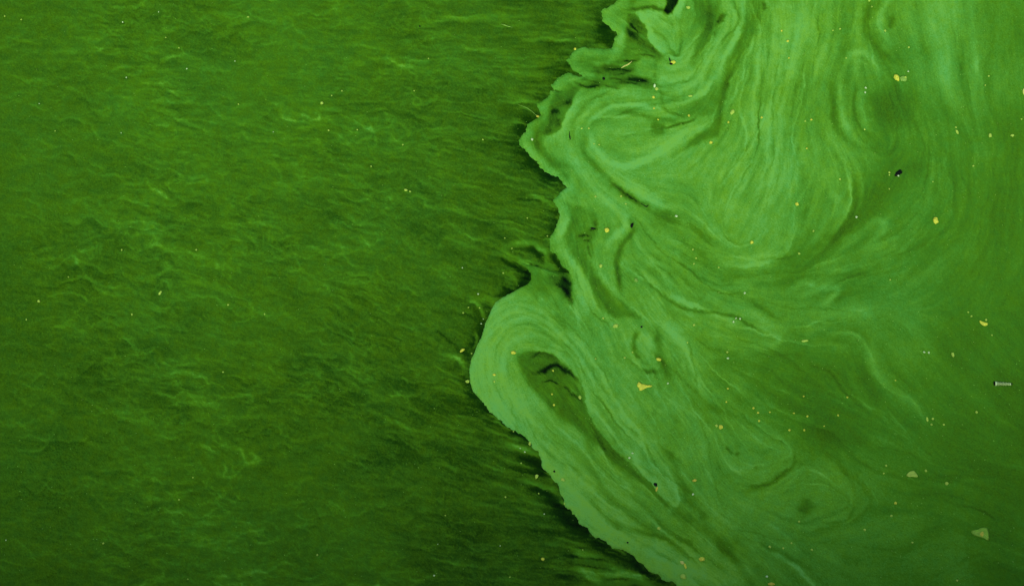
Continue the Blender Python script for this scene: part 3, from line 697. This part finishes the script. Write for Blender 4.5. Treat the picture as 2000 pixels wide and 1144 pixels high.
# ------------------------------------------------------------------ meshes of the water and the scum
def sheet(name, keep_v, z, dens, tint, mat):
    keep = keep_v[:-1, :-1] | keep_v[1:, :-1] | keep_v[:-1, 1:] | keep_v[1:, 1:]
    J, I = np.nonzero(keep)
    a = J * NX + I
    quads = np.column_stack([a, a + NX, a + NX + 1, a + 1])
    used = np.zeros(NX * NY, bool); used[quads.ravel()] = True
    idx = np.cumsum(used) - 1
    quads = idx[quads].astype(np.int32)
    X = np.repeat(xs[None, :], NY, 0).ravel()[used]; Y = np.repeat(ys[:, None], NX, 1).ravel()[used]
    co = np.column_stack([X, Y, z.ravel()[used]]).astype(np.float32)
    me = bpy.data.meshes.new(name)
    me.vertices.add(len(co)); me.vertices.foreach_set("co", co.ravel())
    nq = len(quads)
    me.loops.add(nq * 4); me.loops.foreach_set("vertex_index", quads.ravel())
    me.polygons.add(nq); me.polygons.foreach_set("loop_start", np.arange(0, nq * 4, 4, dtype=np.int32))
    me.polygons.foreach_set("use_smooth", np.ones(nq, bool))
    me.update()
    for nm, f in (("algae_share", dens), ("hue_tint", tint)):
        at = me.attributes.new(nm, 'FLOAT', 'POINT'); at.data.foreach_set("value", f.ravel()[used].astype(np.float32))
    me.materials.append(mat)
    o = bpy.data.objects.new(name, me); C.objects.link(o)
    return o

rip = (0.00035 * fbm(U, V, 60, 121, 2)).astype(np.float32)
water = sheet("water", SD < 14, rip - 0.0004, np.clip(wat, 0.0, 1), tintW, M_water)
tag(water, "dark green murky water full of wispy suspended algae left of the scum", None, None, "structure")
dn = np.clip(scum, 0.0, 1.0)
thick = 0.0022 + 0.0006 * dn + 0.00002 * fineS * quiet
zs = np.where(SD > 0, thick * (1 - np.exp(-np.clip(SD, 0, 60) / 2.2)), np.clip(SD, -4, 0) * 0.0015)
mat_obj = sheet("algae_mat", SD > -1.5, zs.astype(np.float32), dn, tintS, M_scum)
tag(mat_obj, "bright green marbled mat of algae scum with torn left edge covering the right side", "algae mat")

# ------------------------------------------------------------------ the lake beyond, and an unseen wall added to darken the near water
def mat_far():
    m = bpy.data.materials.new("open lake with bloom"); m.use_nodes = True
    n = m.node_tree.nodes; l = m.node_tree.links; p = n["Principled BSDF"]
    p.inputs["Roughness"].default_value = 0.15; p.inputs["Specular IOR Level"].default_value = 0.05
    tc = n.new("ShaderNodeTexCoord"); mp = n.new("ShaderNodeMapping"); mp.inputs["Scale"].default_value = (0.7, 1.6, 1)
    nz = n.new("ShaderNodeTexNoise"); nz.inputs["Scale"].default_value = 1.6; nz.inputs["Detail"].default_value = 9; nz.inputs["Distortion"].default_value = 1.4
    r = n.new("ShaderNodeValToRGB"); e = r.color_ramp.elements
    e[0].position = 0.35; e[0].color = (*(lin((40, 88, 12)) * ALB), 1); e[1].position = 0.68; e[1].color = (*(lin((66, 128, 26)) * ALB), 1)
    l.new(tc.outputs["Object"], mp.inputs[0]); l.new(mp.outputs[0], nz.inputs["Vector"]); l.new(nz.outputs[0], r.inputs[0]); l.new(r.outputs[0], p.inputs["Base Color"])
    return m
def grid_obj(name, verts, faces, mat):
    me = bpy.data.meshes.new(name); me.from_pydata(verts, [], faces); me.materials.append(mat); me.update()
    o = bpy.data.objects.new(name, me); C.objects.link(o); return o
lake = grid_obj("lake", [(-60, -6, -0.012), (60, -6, -0.012), (60, 110, -0.012), (-60, 110, -0.012)], [(0, 1, 2, 3)], mat_far())
tag(lake, None, None, None, "structure")

M_conc = mat_plain("weathered concrete", (92, 92, 84), 0.85, 0.35, 9.0, 0.2, 0.5)
bm = bmesh.new()
prof = [(-0.70, -1.2), (-0.70, 0.64), (-0.66, 0.66), (-0.655, 0.78), (-0.68, 0.81), (-3.2, 0.83), (-3.2, -1.2)]
ends = []
for x in (-14.0, 14.0): ends.append([bm.verts.new((x, y, z)) for y, z in prof])
for k in range(len(prof)):
    bm.faces.new((ends[0][k], ends[0][(k + 1) % len(prof)], ends[1][(k + 1) % len(prof)], ends[1][k]))
bm.faces.new(ends[0]); bm.faces.new(ends[1][::-1]); bmesh.ops.recalc_face_normals(bm, faces=bm.faces)
me = bpy.data.meshes.new("added_shade_wall"); bm.to_mesh(me); bm.free(); me.materials.append(M_conc)
added_shade_wall = bpy.data.objects.new("added_shade_wall", me); C.objects.link(added_shade_wall)  # out of view, added to block sky and sun at the bottom
added_shade_wall.rotation_euler = (0, 0, math.radians(4)); added_shade_wall.location = (0, -0.22, 0)
tag(added_shade_wall, None, None, None, "structure")

# ------------------------------------------------------------------ everything afloat
ZS = np.where(SD > 0, zs, 0.0)
def height(u, v):
    r = int(np.clip(np.searchsorted(Vrow, v), 0, NY - 1)); c = int(np.clip(np.searchsorted(U[r], u), 0, NX - 1))
    return float(max(ZS[r, c], 0.0))
PX = 0.001                                   # one photo pixel is about a millimetre on the water
def mcol(name, col, rough=0.6, vary=0.22, scale=300.0, spec=0.25):
    c = lin(col) * ALB * 1.05
    srgb = np.where(c <= 0.0031308, c * 12.92, 1.055 * c ** (1 / 2.4) - 0.055) * 255
    return mat_plain(name, srgb, rough, vary, scale, spec, 0.4)
MY = mcol("yellow algae crumb", (196, 216, 60)); MP = mcol("pale yellow-green crumb", (160, 206, 70)); MG = mcol("green crumb", (120, 178, 62))
MW = mcol("whitish fleck and glint", (190, 232, 160), 0.4, 0.15); MK = mcol("black wet litter and shade", (4, 14, 5), 0.5, 0.4, 300, 0.1)
MO = mcol("olive leaf", (118, 178, 40), 0.55, 0.2, 120); ML = mcol("bleached leaf", (148, 192, 66), 0.6, 0.2, 150)
MB = mcol("tan spot", (184, 190, 56)); MS = mcol("straw", (196, 216, 104), 0.6, 0.2); MR = mcol("ridged grey-white tube", (130, 165, 96), 0.5, 0.5, 260)

def mesh_obj(name, verts, faces, mat, parent=None, smooth=True):
    me = bpy.data.meshes.new(name); me.from_pydata([tuple(map(float, p)) for p in verts], [], faces); me.materials.append(mat)
    if smooth: me.polygons.foreach_set("use_smooth", [True] * len(me.polygons))
    me.update(); o = bpy.data.objects.new(name, me); C.objects.link(o)
    if parent: o.parent = parent
    return o

def crumb_geo(outline, t, seed, curl=0.0, flat=0.35):
    """an irregular slab with a rounded, uneven top; outline in metres about its own centre"""
    r = random.Random(seed); n = len(outline); vs = []; fs = []
    for sc_, z in ((0.93, -0.25 * t), (1.0, 0.25 * t), (0.80, 0.8 * t), (0.42, t)):
        for x, y in outline:
            k = math.hypot(x, y)
            vs.append((x * sc_, y * sc_, z + curl * k * k + (r.uniform(-1, 1) * t * flat if sc_ < 1 and z > 0 else 0)))
    for q in range(3):
        for k in range(n):
            a, b = q * n + k, q * n + (k + 1) % n
            fs.append((a, b, b + n, a + n))
    fs.append(tuple(range(n))[::-1]); vs.append((0, 0, t * (1 + r.uniform(-.1, .2)))); c = len(vs) - 1
    for k in range(n): fs.append((3 * n + k, 3 * n + (k + 1) % n, c))
    return vs, fs

def blob(wd, hg, seed, n=9, rag=0.22):
    r = random.Random(seed)
    return [(0.5 * wd * PX * math.cos(2 * math.pi * k / n) * (1 + r.uniform(-rag, rag)), 0.5 * hg * PX * math.sin(2 * math.pi * k / n) * (1 + r.uniform(-rag, rag))) for k in range(n)]

def traced(pts):
    """an outline traced in the photograph, laid on the water around its own middle"""
    q_ = np.array(list(pts) + [pts[0], pts[1]], float); sm = []
    for k in range(len(pts)): sm += [tuple(0.75 * q_[k] + 0.25 * q_[k + 1]), tuple(0.25 * q_[k] + 0.75 * q_[k + 1])]
    w_ = [world(u, v)[:2] for u, v in sm]
    cx_ = sum(p[0] for p in w_) / len(w_); cy_ = sum(p[1] for p in w_) / len(w_)
    out = [(x - cx_, y - cy_) for x, y in w_]
    area = sum(out[k][0] * out[(k + 1) % len(out)][1] - out[(k + 1) % len(out)][0] * out[k][1] for k in range(len(out)))
    return (cx_, cy_), (out if area > 0 else out[::-1])

def put_at(o, u, v, dz=0.0004, rz=0.0):
    x, y, _ = world(u, v); o.location = (x, y, height(u, v) + dz); o.rotation_euler = (0, 0, math.radians(rz)); return o

def tube_geo(path, rad, n=6):
    vs = []; fs = []
    for k, (x, y, z) in enumerate(path):
        a = path[max(k - 1, 0)]; b = path[min(k + 1, len(path) - 1)]
        dx, dy = b[0] - a[0], b[1] - a[1]; L = math.hypot(dx, dy) or 1
        rr = rad[k] if isinstance(rad, (list, tuple)) else rad
        for q in range(n):
            t = 2 * math.pi * q / n
            vs.append((x - dy / L * rr * math.cos(t), y + dx / L * rr * math.cos(t), z + rr * math.sin(t)))
    for k in range(len(path) - 1):
        for q in range(n):
            a = k * n + q; b = k * n + (q + 1) % n; fs.append((a, b, b + n, a + n))
    fs.append(tuple(range(n))[::-1]); fs.append(tuple(range((len(path) - 1) * n, len(path) * n)))
    return vs, fs

# --- the larger things, one by one
# ridged tube
root = bpy.data.objects.new("tube", None); C.objects.link(root); put_at(root, 1956, 750, 0.0016, -2)
tag(root, "short pale ridged tube with a black open end, floating far right", "tube")
path = [(-.0145 + .0013 * k, 0, 0) for k in range(23)]
rad = [.0040 - .00006 * k + (.0005 if k % 4 < 2 else -.0004) for k in range(23)]
mesh_obj("shell", *tube_geo(path, rad, 12), MR, root)
mesh_obj("open_end", *tube_geo([(-.0166, 0, 0), (-.0156, 0, 0), (-.01445, 0, 0)], [.0030, .0040, .0041], 12), MK, root)
mesh_obj("rim", *tube_geo([(-.0144, 0, .0003), (-.0128, 0, .0003), (-.0114, 0, .0002)], [.0042, .0045, .0041], 12), MW, root)
mesh_obj("crimped_tip", *tube_geo([(.0141, 0, 0), (.0150, -.0002, .0002), (.0162, 0, 0)], [.0022, .0030, .0016], 8), MW, root)
tail = mesh_obj("tail", *tube_geo([(.0160, 0, -.0008), (.0185, .0004, -.0008), (.0205, .0012, -.0008)], [.0010, .0012, .0005], 6), MK, root)

def traced_thing(name, pts, t, mat, label, cat, seed, curl=0.0):
    (cx_, cy_), o_ = traced(pts)
    ob = mesh_obj(name, *crumb_geo(o_, t, seed, curl), mat)
    u = sum(p[0] for p in pts) / len(pts); v = sum(p[1] for p in pts) / len(pts)
    ob.location = (cx_, cy_, height(u, v) + 0.0004); return tag(ob, label, cat)

lf = traced_thing("leaf", [(1894,1037),(1902,1034),(1909.5,1033.5),(1912.5,1030.5),(1920,1029.5),(1927.6,1030),(1930,1040),(1932,1055),(1926,1054.6),(1921.6,1050.7),(1909.5,1047.7),(1899,1043.8)], .0009, MO, "torn olive green leaf lying in the lower right corner", "leaf", 3)
sp = mesh_obj("blotch", *crumb_geo(blob(7, 9, 5), .0006, 5), MB, lf); sp.location = (.001, -.002, .0008)
rb = mesh_obj("vein", *tube_geo([(-.017, .004, .0009), (-.006, .001, .0012), (.004, -.002, .0012), (.013, -.009, .0009)], .0004, 5), ML, lf)
traced_thing("leaf_fragment", [(1768.4,928),(1774,921),(1783,918),(1787.4,922.6),(1792.5,930),(1789,932),(1781.4,930.4),(1773.8,931.6)], .0009, ML, "small bleached triangular leaf fragment above and left of the olive leaf", "leaf", 7)
traced_thing("petal", [(1912.5,625.6),(1917,628.6),(1923,630),(1929,631.6),(1927.6,636),(1921.6,637.7),(1915,634),(1911.5,628.6)], .0014, MY, "curved yellow petal floating above the ridged tube", "petal", 9)
traced_thing("yellow_clump", [(1243.7,751),(1247.7,744.5),(1250,749),(1258.8,751),(1266.8,753.4),(1272.9,751.8),(1273.5,755.8),(1262,757.5),(1255.5,762),(1248.7,763.8),(1247.4,758),(1244,755)], .0022, MY, "largest bright yellow clump, with a pointed tail, right of the hooked lobe", "clump", 11)
rt = bpy.data.objects.new("husk", None); C.objects.link(rt); put_at(rt, 1757, 154, 0.0004)
tag(rt, "two-part husk with a pale yellow end and green body, upper right", "husk")
a_ = mesh_obj("yellow_end", *crumb_geo(blob(11, 15, 12), .0035, 12), MY, rt); a_.location = (-.0068, .0008, 0); a_.rotation_euler = (0, 0, .35)
a_ = mesh_obj("green_body", *crumb_geo(blob(15, 13, 13, 11), .0026, 13), MG, rt); a_.location = (.0065, -.0012, 0)
a_ = mesh_obj("pale_lip", *crumb_geo(blob(5, 5, 14), .001, 14), MP, rt); a_.location = (.0105, .0006, .0022)
kt = bpy.data.objects.new("plastic_scrap", None); C.objects.link(kt); put_at(kt, 1753, 339, 0.0006, 32)
tag(kt, "black oblong scrap with a painted white glint below the two-part husk", "scrap")
mesh_obj("black_body", *crumb_geo([(-.0085, -.0035), (-.002, -.0048), (.006, -.0046), (.0088, -.0036), (.0088, .0030), (.006, .0042), (-.002, .0036), (-.0098, -.0005)], .0022, 15, flat=.12), MK, kt)
a_ = mesh_obj("painted_glint", *crumb_geo(blob(4.5, 3.5, 16), .0016, 16), MW, kt); a_.location = (-.0035, -.0052, .001)  # pale lump stands in for a glint on the scrap
bt = bpy.data.objects.new("bean", None); C.objects.link(bt); put_at(bt, 1313, 124, 0.0004, -8)
tag(bt, "yellow bean-shaped bit with a black stalk in the torn fringe", "seed")
mesh_obj("kernel", *crumb_geo(blob(11, 6.5, 17), .003, 17), MY, bt).location = (.001, .001, 0)
mesh_obj("kernel_shade", *crumb_geo(blob(8, 5, 18), .0016, 18), MK, bt).location = (-.002, -.0028, 0)  # black slab stands in for shade on the kernel's lower side
mesh_obj("stalk", *tube_geo([(-.0045, .001, .0008), (-.006, .005, .0008), (-.0085, .010, .0008)], [.0012, .0014, .0006], 6), MK, bt)
wt = bpy.data.objects.new("shell_bit", None); C.objects.link(wt); put_at(wt, 1280, 172, 0.0004, 0)
tag(wt, "white and yellow shell bit below the torn fringe's pale stick", "shell")
mesh_obj("white_top", *crumb_geo(blob(5, 8, 19), .002, 19), MW, wt).location = (-.002, .003, 0)
mesh_obj("yellow_bottom", *crumb_geo(blob(7, 7, 20), .002, 20), MP, wt).location = (.002, -.004, 0)

def stick(name, p, rad, mat, label, cat):
    c = world(*p[len(p) // 2]); h = height(*p[len(p) // 2])
    pts = [world(*q) for q in p]
    o = mesh_obj(name, *tube_geo([(x - c[0], y - c[1], 0) for x, y, _ in pts], rad, 6), mat)
    o.location = (c[0], c[1], h + 0.0012); return tag(o, label, cat)
stick("twig", [(1213.5, 134.5), (1219, 131), (1224, 129), (1229, 126), (1234, 121.5)], [.0009, .0013, .0014, .0012, .0006], MS, "pale straw stick lying in the dark gap of the torn fringe", "stick")
stick("twig", [(979, 48), (985, 50), (991, 52), (1001, 55)], [.0005, .0011, .0009, .0004], MG, "pale straw stick in the open water near the top edge", "stick")
stick("thread", [(1012, 205), (1020, 208), (1030, 212), (1040, 219), (1046, 225), (1050, 228)], [.0002, .0004, .0005, .0004, .0004, .0006], MG, "thin pale thread reaching the mat's left edge from the water", "thread")
stick("dark_twig", [(1112.5, 258), (1112, 265), (1113, 270), (1113.5, 275)], [.0004, .0007, .0013, .0005], MK, "tiny black upright twig inside the mat's left tip", "twig")
stick("dark_twig", [(1252, 399), (1258, 403), (1263, 405), (1266, 402)], [.0004, .0008, .0012, .0005], MK, "small black forked twig above the black flake in the mat", "twig")
stick("dark_twig", [(1130, 1068), (1133, 1070), (1137, 1071)], [.0003, .0005, .0003], MK, "hair-thin dark sliver in the dark water at the bottom", "twig")

def crumb(name, u, v, wd, hg, rz, mat, label, cat="crumb", t=None, seed=None):
    seed = seed or int(u * 7 + v)
    o = mesh_obj(name, *crumb_geo(blob(wd, hg, seed), t or min(wd, hg) * 0.32 * PX, seed), mat)
    put_at(o, u, v, 0.0003, rz); return tag(o, label, cat)
for a in [
 ("black_flake", 1234, 441, 6, 10, -20, MK, "ragged black flake between two yellow crumbs in the mat's middle left", "flake"),
 ("black_flake", 1179, 155, 6, 6.5, 20, MK, "black speck at the foot of the torn fringe", "flake"),
 ("black_flake", 1279.5, 946, 7, 8, 40, MK, "black diamond flake on the edge of the lower green tongue", "flake"),
 ("black_flake", 1252.5, 638.5, 4.5, 4.5, 0, MK, "round black dot at the top of the small hairpin fold", "flake"),
 ("black_flake", 1082.5, 920.5, 4, 4.5, 0, MK, "tiny black dot near the mat's lower left edge", "flake"),
 ("black_flake", 1225.5, 1059, 3.5, 3.5, 0, MK, "tiny black dot on the mat above the bottom dark crack", "flake"),
 ("black_flake", 1158, 447, 10, 4, -8, MK, "dark flat flake at the torn patch near the mat's left edge", "flake"),
 ("black_flake", 820, 52, 3.5, 3.5, 0, MK, "single black dot in the open water near the top", "flake"),
 ("crumb", 1826.5, 431, 11, 16, 10, MY, "large oval yellow crumb alone right of the centre", "crumb"),
 ("crumb", 1185, 450, 10, 11, 0, MY, "round yellow crumb left of the ragged black flake", "crumb"),
 ("crumb", 1002, 689, 10, 8, -10, MY, "yellow crumb at the bend of the hooked lobe", "crumb"),
 ("crumb", 1468, 474, 7.5, 7, 0, MY, "yellow crumb at the foot of the broad pale flow", "crumb"),
 ("crumb", 1556, 400, 7, 8, 0, MY, "yellow crumb on the right edge of the broad pale flow", "crumb"),
 ("crumb", 1407, 834, 8, 9, 20, MY, "yellow crumb with a smaller neighbour, lower middle of the mat", "crumb"),
 ("crumb", 1399, 831, 6, 5, 0, MP, "dull crumb touching the left of a yellow one, lower middle", "crumb"),
 ("crumb", 1371, 1091, 12, 8, 5, MY, "oval orange-yellow crumb near the bottom of the mat", "crumb"),
 ("crumb", 1332, 1098, 8, 6, -20, MS, "upper half of a pale hooked pair near the bottom edge", "crumb"),
 ("crumb", 1338, 1105, 5, 11, 15, MY, "lower half of a pale hooked pair near the bottom edge", "crumb"),
 ("crumb", 1334, 1125, 12, 9, -25, MP, "dull olive crumb under the pale hooked pair", "crumb"),
 ("crumb", 1430, 220, 7, 14, -30, MP, "yellow-green crescent crumb left of the broad pale flow", "crumb"),
 ("crumb", 1388, 280, 8, 5.5, 10, MY, "yellow crumb under the dark wedge of the swirl", "crumb"),
 ("crumb", 1286, 702, 10, 7, -15, MY, "yellow crumb at the right foot of the small hairpin fold", "crumb"),
 ("crumb", 1202, 637, 13, 7, 20, MP, "flat yellow-green crumb left of the small hairpin fold", "crumb"),
 ("crumb", 1932.5, 266, 7, 9, 0, MP, "left of two pale crumbs near the right edge, upper part", "crumb"),
 ("crumb", 1976, 266, 7, 6, 0, MP, "right of two pale crumbs near the right edge, upper part", "crumb"),
 ("crumb", 1999, 181, 8, 14, 0, MS, "straw-coloured crumb cut by the right edge of the picture", "crumb"),
 ("crumb", 1868, 259, 5, 10, 20, MP, "slim greenish crumb left of the two pale crumbs", "crumb"),
 ("crumb", 1860, 693, 5.5, 9, 10, MP, "upright yellow crumb left of the ridged tube", "crumb"),
 ("crumb", 1810, 819, 4.5, 9, 5, MP, "slim upright pale crumb below and left of the ridged tube", "crumb"),
 ("crumb", 1847.5, 944, 7, 6, 0, MP, "round crumb right of the bleached leaf fragment", "crumb"),
 ("crumb", 1748, 982, 6, 5, 20, MY, "yellow crumb below and left of the bleached leaf fragment", "crumb"),
 ("crumb", 1571, 666, 13, 5, 5, MP, "flat yellow-green crumb in the middle of the mat's dark basin", "crumb"),
 ("crumb", 903, 684, 11, 6, 35, MY, "yellow crumb in the dark water left of the hooked lobe", "crumb"),
 ("crumb", 913, 744.5, 8, 7, 20, MP, "yellow-green crumb stuck to the hooked lobe's leftmost edge", "crumb"),
 ("crumb", 965.5, 732, 6.5, 5, 0, MY, "upper of two yellow specks on the hooked lobe's left limb", "crumb"),
 ("crumb", 965.5, 745, 4, 4, 0, MP, "lower of two yellow specks on the hooked lobe's left limb", "crumb"),
 ("crumb", 1099.5, 936.5, 8, 6, -25, MP, "pale yellow crumb on the lower limb of the hooked lobe", "crumb"),
 ("crumb", 1132.5, 776, 6, 8, 0, MP, "pale crumb on the right side of the hooked lobe's hollow", "crumb"),
 ("crumb", 1282, 955, 4.5, 10, -15, MB, "tan sliver hanging from the black diamond flake", "crumb"),
 ("crumb", 1344, 16.5, 9, 7, 0, MP, "yellow-green crumb at the very top, right of the dark notch", "crumb"),
 ("crumb", 1276, 191.5, 6, 6, 0, MY, "yellow speck just below the white and yellow shell bit", "crumb"),
 ("crumb", 1348, 189, 9, 4, 5, MP, "flat yellow-green streak crumb on the fold above the swirl", "crumb"),
 ("crumb", 1173, 520, 6, 9, -15, MP, "upright pale crumb below the round yellow one, middle left", "crumb"),
 ("crumb", 1242, 548, 8, 8, 0, MG, "dull green crumb on the strand below the black flake", "crumb"),
 ("crumb", 1320.5, 423, 6, 4.5, -20, MW, "whitish oval crumb right of the small forked twig", "crumb"),
 ("crumb", 1356, 938, 8, 5, 10, MB, "tan crumb right of the lower green tongue", "crumb"),
 ("crumb", 1286, 1031, 7, 5, -10, MP, "yellow-green crumb in the dark valley right of the hooked lobe", "crumb"),
 ("crumb", 1123, 96.5, 6, 5, 20, MY, "yellow crumb on the upper rim of the torn fringe", "crumb"),
 ("crumb", 1039, 273.5, 5, 5, 0, MW, "white speck on the mat's pointed left tip", "crumb"),
 ("crumb", 1050.5, 228, 6, 4.5, -20, MB, "tan crumb at the landward end of the thin thread", "crumb"),
 ("crumb", 1048, 930, 7, 9, -25, MP, "dull crumb in the dark notch left of the lower mat edge", "crumb"),
 ("crumb", 1034.5, 866, 5, 7, 0, MP, "pale crumb on the lower rim of the mat below the lobe", "crumb"),
 ("crumb", 1060, 1091, 7, 6, 0, MY, "yellow crumb in the dark water near the bottom crack", "crumb"),
 ("crumb", 313, 572, 4.5, 10, -30, MP, "slim tilted seed-like crumb in the open water, middle left", "crumb"),
 ("crumb", 76, 588, 6, 5, 0, MP, "yellow-green crumb in the open water near the left edge", "crumb"),
 ("crumb", 629, 202, 7, 6, 0, MP, "largest yellow-green crumb of the open water, upper middle", "crumb"),
 ("crumb", 793, 371, 8, 5, -10, MP, "left of a touching pair of crumbs in the open water", "crumb"),
 ("crumb", 801, 374.5, 4, 4, 0, MP, "right of a touching pair of crumbs in the open water", "crumb"),
 ("crumb", 1505, 1140, 14, 6, 0, MB, "tan crumb cut by the bottom edge of the picture", "crumb"),
]: crumb(*a)

# --- small round specks: three lumpy shapes, copied
def speck_mesh(name, mat, seed):
    r = random.Random(seed); vs, fs = crumb_geo([(0.0005 * math.cos(k * math.pi / 3) * r.uniform(.8, 1.2), 0.0005 * math.sin(k * math.pi / 3) * r.uniform(.8, 1.2)) for k in range(6)], .0004, seed)
    me = bpy.data.meshes.new(name); me.from_pydata(vs, [], fs); me.materials.append(mat); me.polygons.foreach_set("use_smooth", [True] * len(me.polygons)); me.update(); return me
SY, SWm, SPm = speck_mesh("yellow_speck", MY, 1), speck_mesh("white_speck", MW, 2), speck_mesh("green_speck", MP, 3)
MARKS = [("hooked lobe's hollow",1080,740),("ridged tube",1955,750),("olive leaf",1912,1042),("bleached leaf fragment",1780,925),("curved yellow petal",1920,631),("largest yellow clump",1256,755),
 ("large oval yellow crumb",1826,431),("two-part husk",1757,154),("black oblong scrap",1753,339),("fringe's straw stick",1223,130),("eye-shaped loop",1670,190),("small hairpin fold",1262,675),("foot of the pale flow",1470,515),
 ("black diamond flake",1280,946),("dark round blot",1575,985),("round yellow crumb",1185,450),("mat's pointed left tip",1013,275),("straw stick on the water",990,50),("tilted seed-like crumb",313,572),("touching crumb pair",796,372),
 ("largest crumb on the water",629,202),("crumb near the left edge",76,588),("lobe's leftmost edge",917,740),("lower dark notch",1050,920),("bottom dark crack",1245,1100),("lower left corner",0,1144),("upper left corner",0,0),
 ("tan crumb on the bottom edge",1505,1140),("pale hooked pair",1335,1102),("flat crumb in the basin",1571,666),("double crumb",1405,833),("crescent crumb",1430,220),("bottom edge's middle",1000,1144),("top edge's middle",1000,0)]
DIRS = ["right of", "below right of", "below", "below left of", "left of", "above left of", "above", "above right of"]
SPK = []
def name_specks():
    by = {}
    for o, u, v, col in SPK:
        n_, a, b = min(MARKS, key=lambda m: math.hypot(m[1] - u, m[2] - v)); d_ = math.hypot(u - a, v - b)
        k = DIRS[int(round(math.degrees(math.atan2(v - b, u - a)) / 45)) % 8]
        by.setdefault((n_, k, col), []).append((d_, o))
    for (n_, k, col), L in by.items():
        L.sort(key=lambda t: t[0])
        for q, (d_, o) in enumerate(L):
            o["label"] = f"{col} speck {k} the {n_}" + ("" if len(L) == 1 else ", " + ["nearest", "second nearest", "third nearest", "fourth nearest", "fifth nearest", "sixth nearest", "seventh nearest"][min(q, 6)] + " to it")
def specks(name, me, pts, size, label, group):
    for u, v in pts:
        o = bpy.data.objects.new(name, me); C.objects.link(o); k = size * random.uniform(.8, 1.25)
        put_at(o, u, v, 0.0003, random.uniform(0, 360)); o.scale = (k, k * random.uniform(.75, 1.1), k * .8); tag(o, label, "speck", group); SPK.append((o, u, v, " ".join(label.split()[:3 if "round" in label else 2])))
specks("yellow_speck", SY, [(1540,115),(1538,82),(1526,62),(1584,235),(1575,291),(1487,231),(1422,540-300),(1285,235),(1277,191+22),(1345,227)], 5, "small round yellow speck on the broad pale flow and swirl, upper mat", "yellow specks on the upper mat")
specks("green_speck", SPm, [(1626,61),(1697,3),(1702,15),(1728,62),(1572,238),(1640,58),(1774,94),(1930,150),(1923,168),(1994,234),(1866,250),(1736,338),(1736,343),(1640,351),(1736,370),(1821,356),(1900,325),(1688,254),(1652,115)], 4.5, "small yellow-green speck on the upper right of the mat", "yellow-green specks at the upper right")
specks("white_speck", SWm, [(1690,173),(1689,182),(1773,141),(1672,425),(1454,573),(1437,622),(1445,623),(1432,629),(1304,749),(1804,688),(1813,689),(1235,900-15),(1229,894),(1421,700),(1497,1125),(1353,965)], 4, "tiny white speck on the green mat", "white specks on the mat")
specks("green_speck", SPm, [(1588,452),(1738,547),(1560,496),(1403,523),(1359,505),(1353,488),(1355,516),(1213,384),(1163,385),(1222,399),(1420,688),(1342,669),(1355,635),(1220,699),(1235,688),(1178,622),(1163,701),(1160,282),(1170,284),(1150,252),(1136,252)], 4.5, "small yellow-green speck on the middle of the mat", "yellow-green specks in the middle")
specks("yellow_speck", SY, [(1503,805),(1480,806),(1550,807),(1576,813),(1609,832),(1636,811),(1570,840),(1541,840),(1482,822),(1471,797),(1418,785),(1421,759),(1569,774),(1748,743),(1654,776),(1082,791),(1078,770),(1080,724)], 4, "small yellow speck on the lower middle of the mat", "yellow specks in the lower middle")
specks("green_speck", SPm, [(1906,805),(1818,829),(1842,829),(1821,818),(1807,919),(1740,1007),(1781,1059),(1868,1133),(1730,909),(1725,924),(1529,1070),(1503,1067),(1545,1060),(1585,1073),(1890,610),(1896,618),(1936,655),(1925,625),(1688,1034),(1560,1018)], 4.5, "small dull speck on the lower right of the mat", "dull specks at the lower right")
specks("white_speck", SWm, [(240,44),(310,24),(459,120),(365,135),(247,152),(237,260),(903,523),(934,574),(944,623),(940,632),(1016,875),(1025,882),(1063,1003),(977,1065),(855,1062),(848,1123),(77,203),(534,258),(12,1054)], 2.7, "tiny white speck on the dark open water", "white specks on the water")
specks("yellow_speck", SPm, [(10,32),(42,39),(485,34),(324,74),(350,94),(108,256),(466,204),(648,187),(668,178),(809,178),(837,115),(642,255),(698,254),(787,283),(943,273),(725,325),(384,488),(238,488),(134,541),(52,624),(258,614),(446,595),(517,613),(436,726),(986,465),(1000,485),(1030,426),(1069,461),(983,533),(915,600),(937,601),(905,611),(921,690),(1003,842),(1018,904),(1052,963),(1102,983),(987,970),(870,1006),(1138,1073),(996,1126),(620,1083),(202,1060),(367,1130),(377,932),(350,975)], 3.6, "small yellow-green speck on the dark open water", "yellow-green specks on the water")

name_specks()
# --- dust: too small and too many to tell apart
def dust(name, n, on_mat, mat, smin, smax, label):
    vs = []; fs = []; r = random.Random(n); k = 0
    while k < n:
        u = r.uniform(-40, 2040); v = r.uniform(-40, 1180)
        i = int(np.clip(np.searchsorted(Vrow, v), 0, NY - 1)); c = int(np.clip(np.searchsorted(U[i], u), 0, NX - 1))
        if (SD[i, c] > 3) != on_mat or abs(SD[i, c]) < 3: continue
        if r.random() > 0.35 + 1.3 * (float(vnoise(np.array([u]), np.array([v]), 90, 401)[0]) + 0.4): continue
        x, y, _ = world(u, v); z = max(float(ZS[i, c]), 0) + .0002; q = r.uniform(smin, smax) * PX * .5; b = len(vs)
        vs += [(x + q, y, z), (x, y + q, z), (x - q, y, z), (x, y - q * .9, z), (x, y, z + q * .7)]
        fs += [(b, b + 1, b + 4), (b + 1, b + 2, b + 4), (b + 2, b + 3, b + 4), (b + 3, b, b + 4)]; k += 1
    o = mesh_obj(name, vs, fs, mat, None, False); tag(o, label, "specks", None, "stuff")
dust("algae_dust", 1000, True, MG, 1.0, 2.3, "fine pale dust of algae grains scattered over the green mat")
dust("water_dust", 420, False, MG, 1.0, 2.0, "fine pale dust of algae grains scattered over the open water")
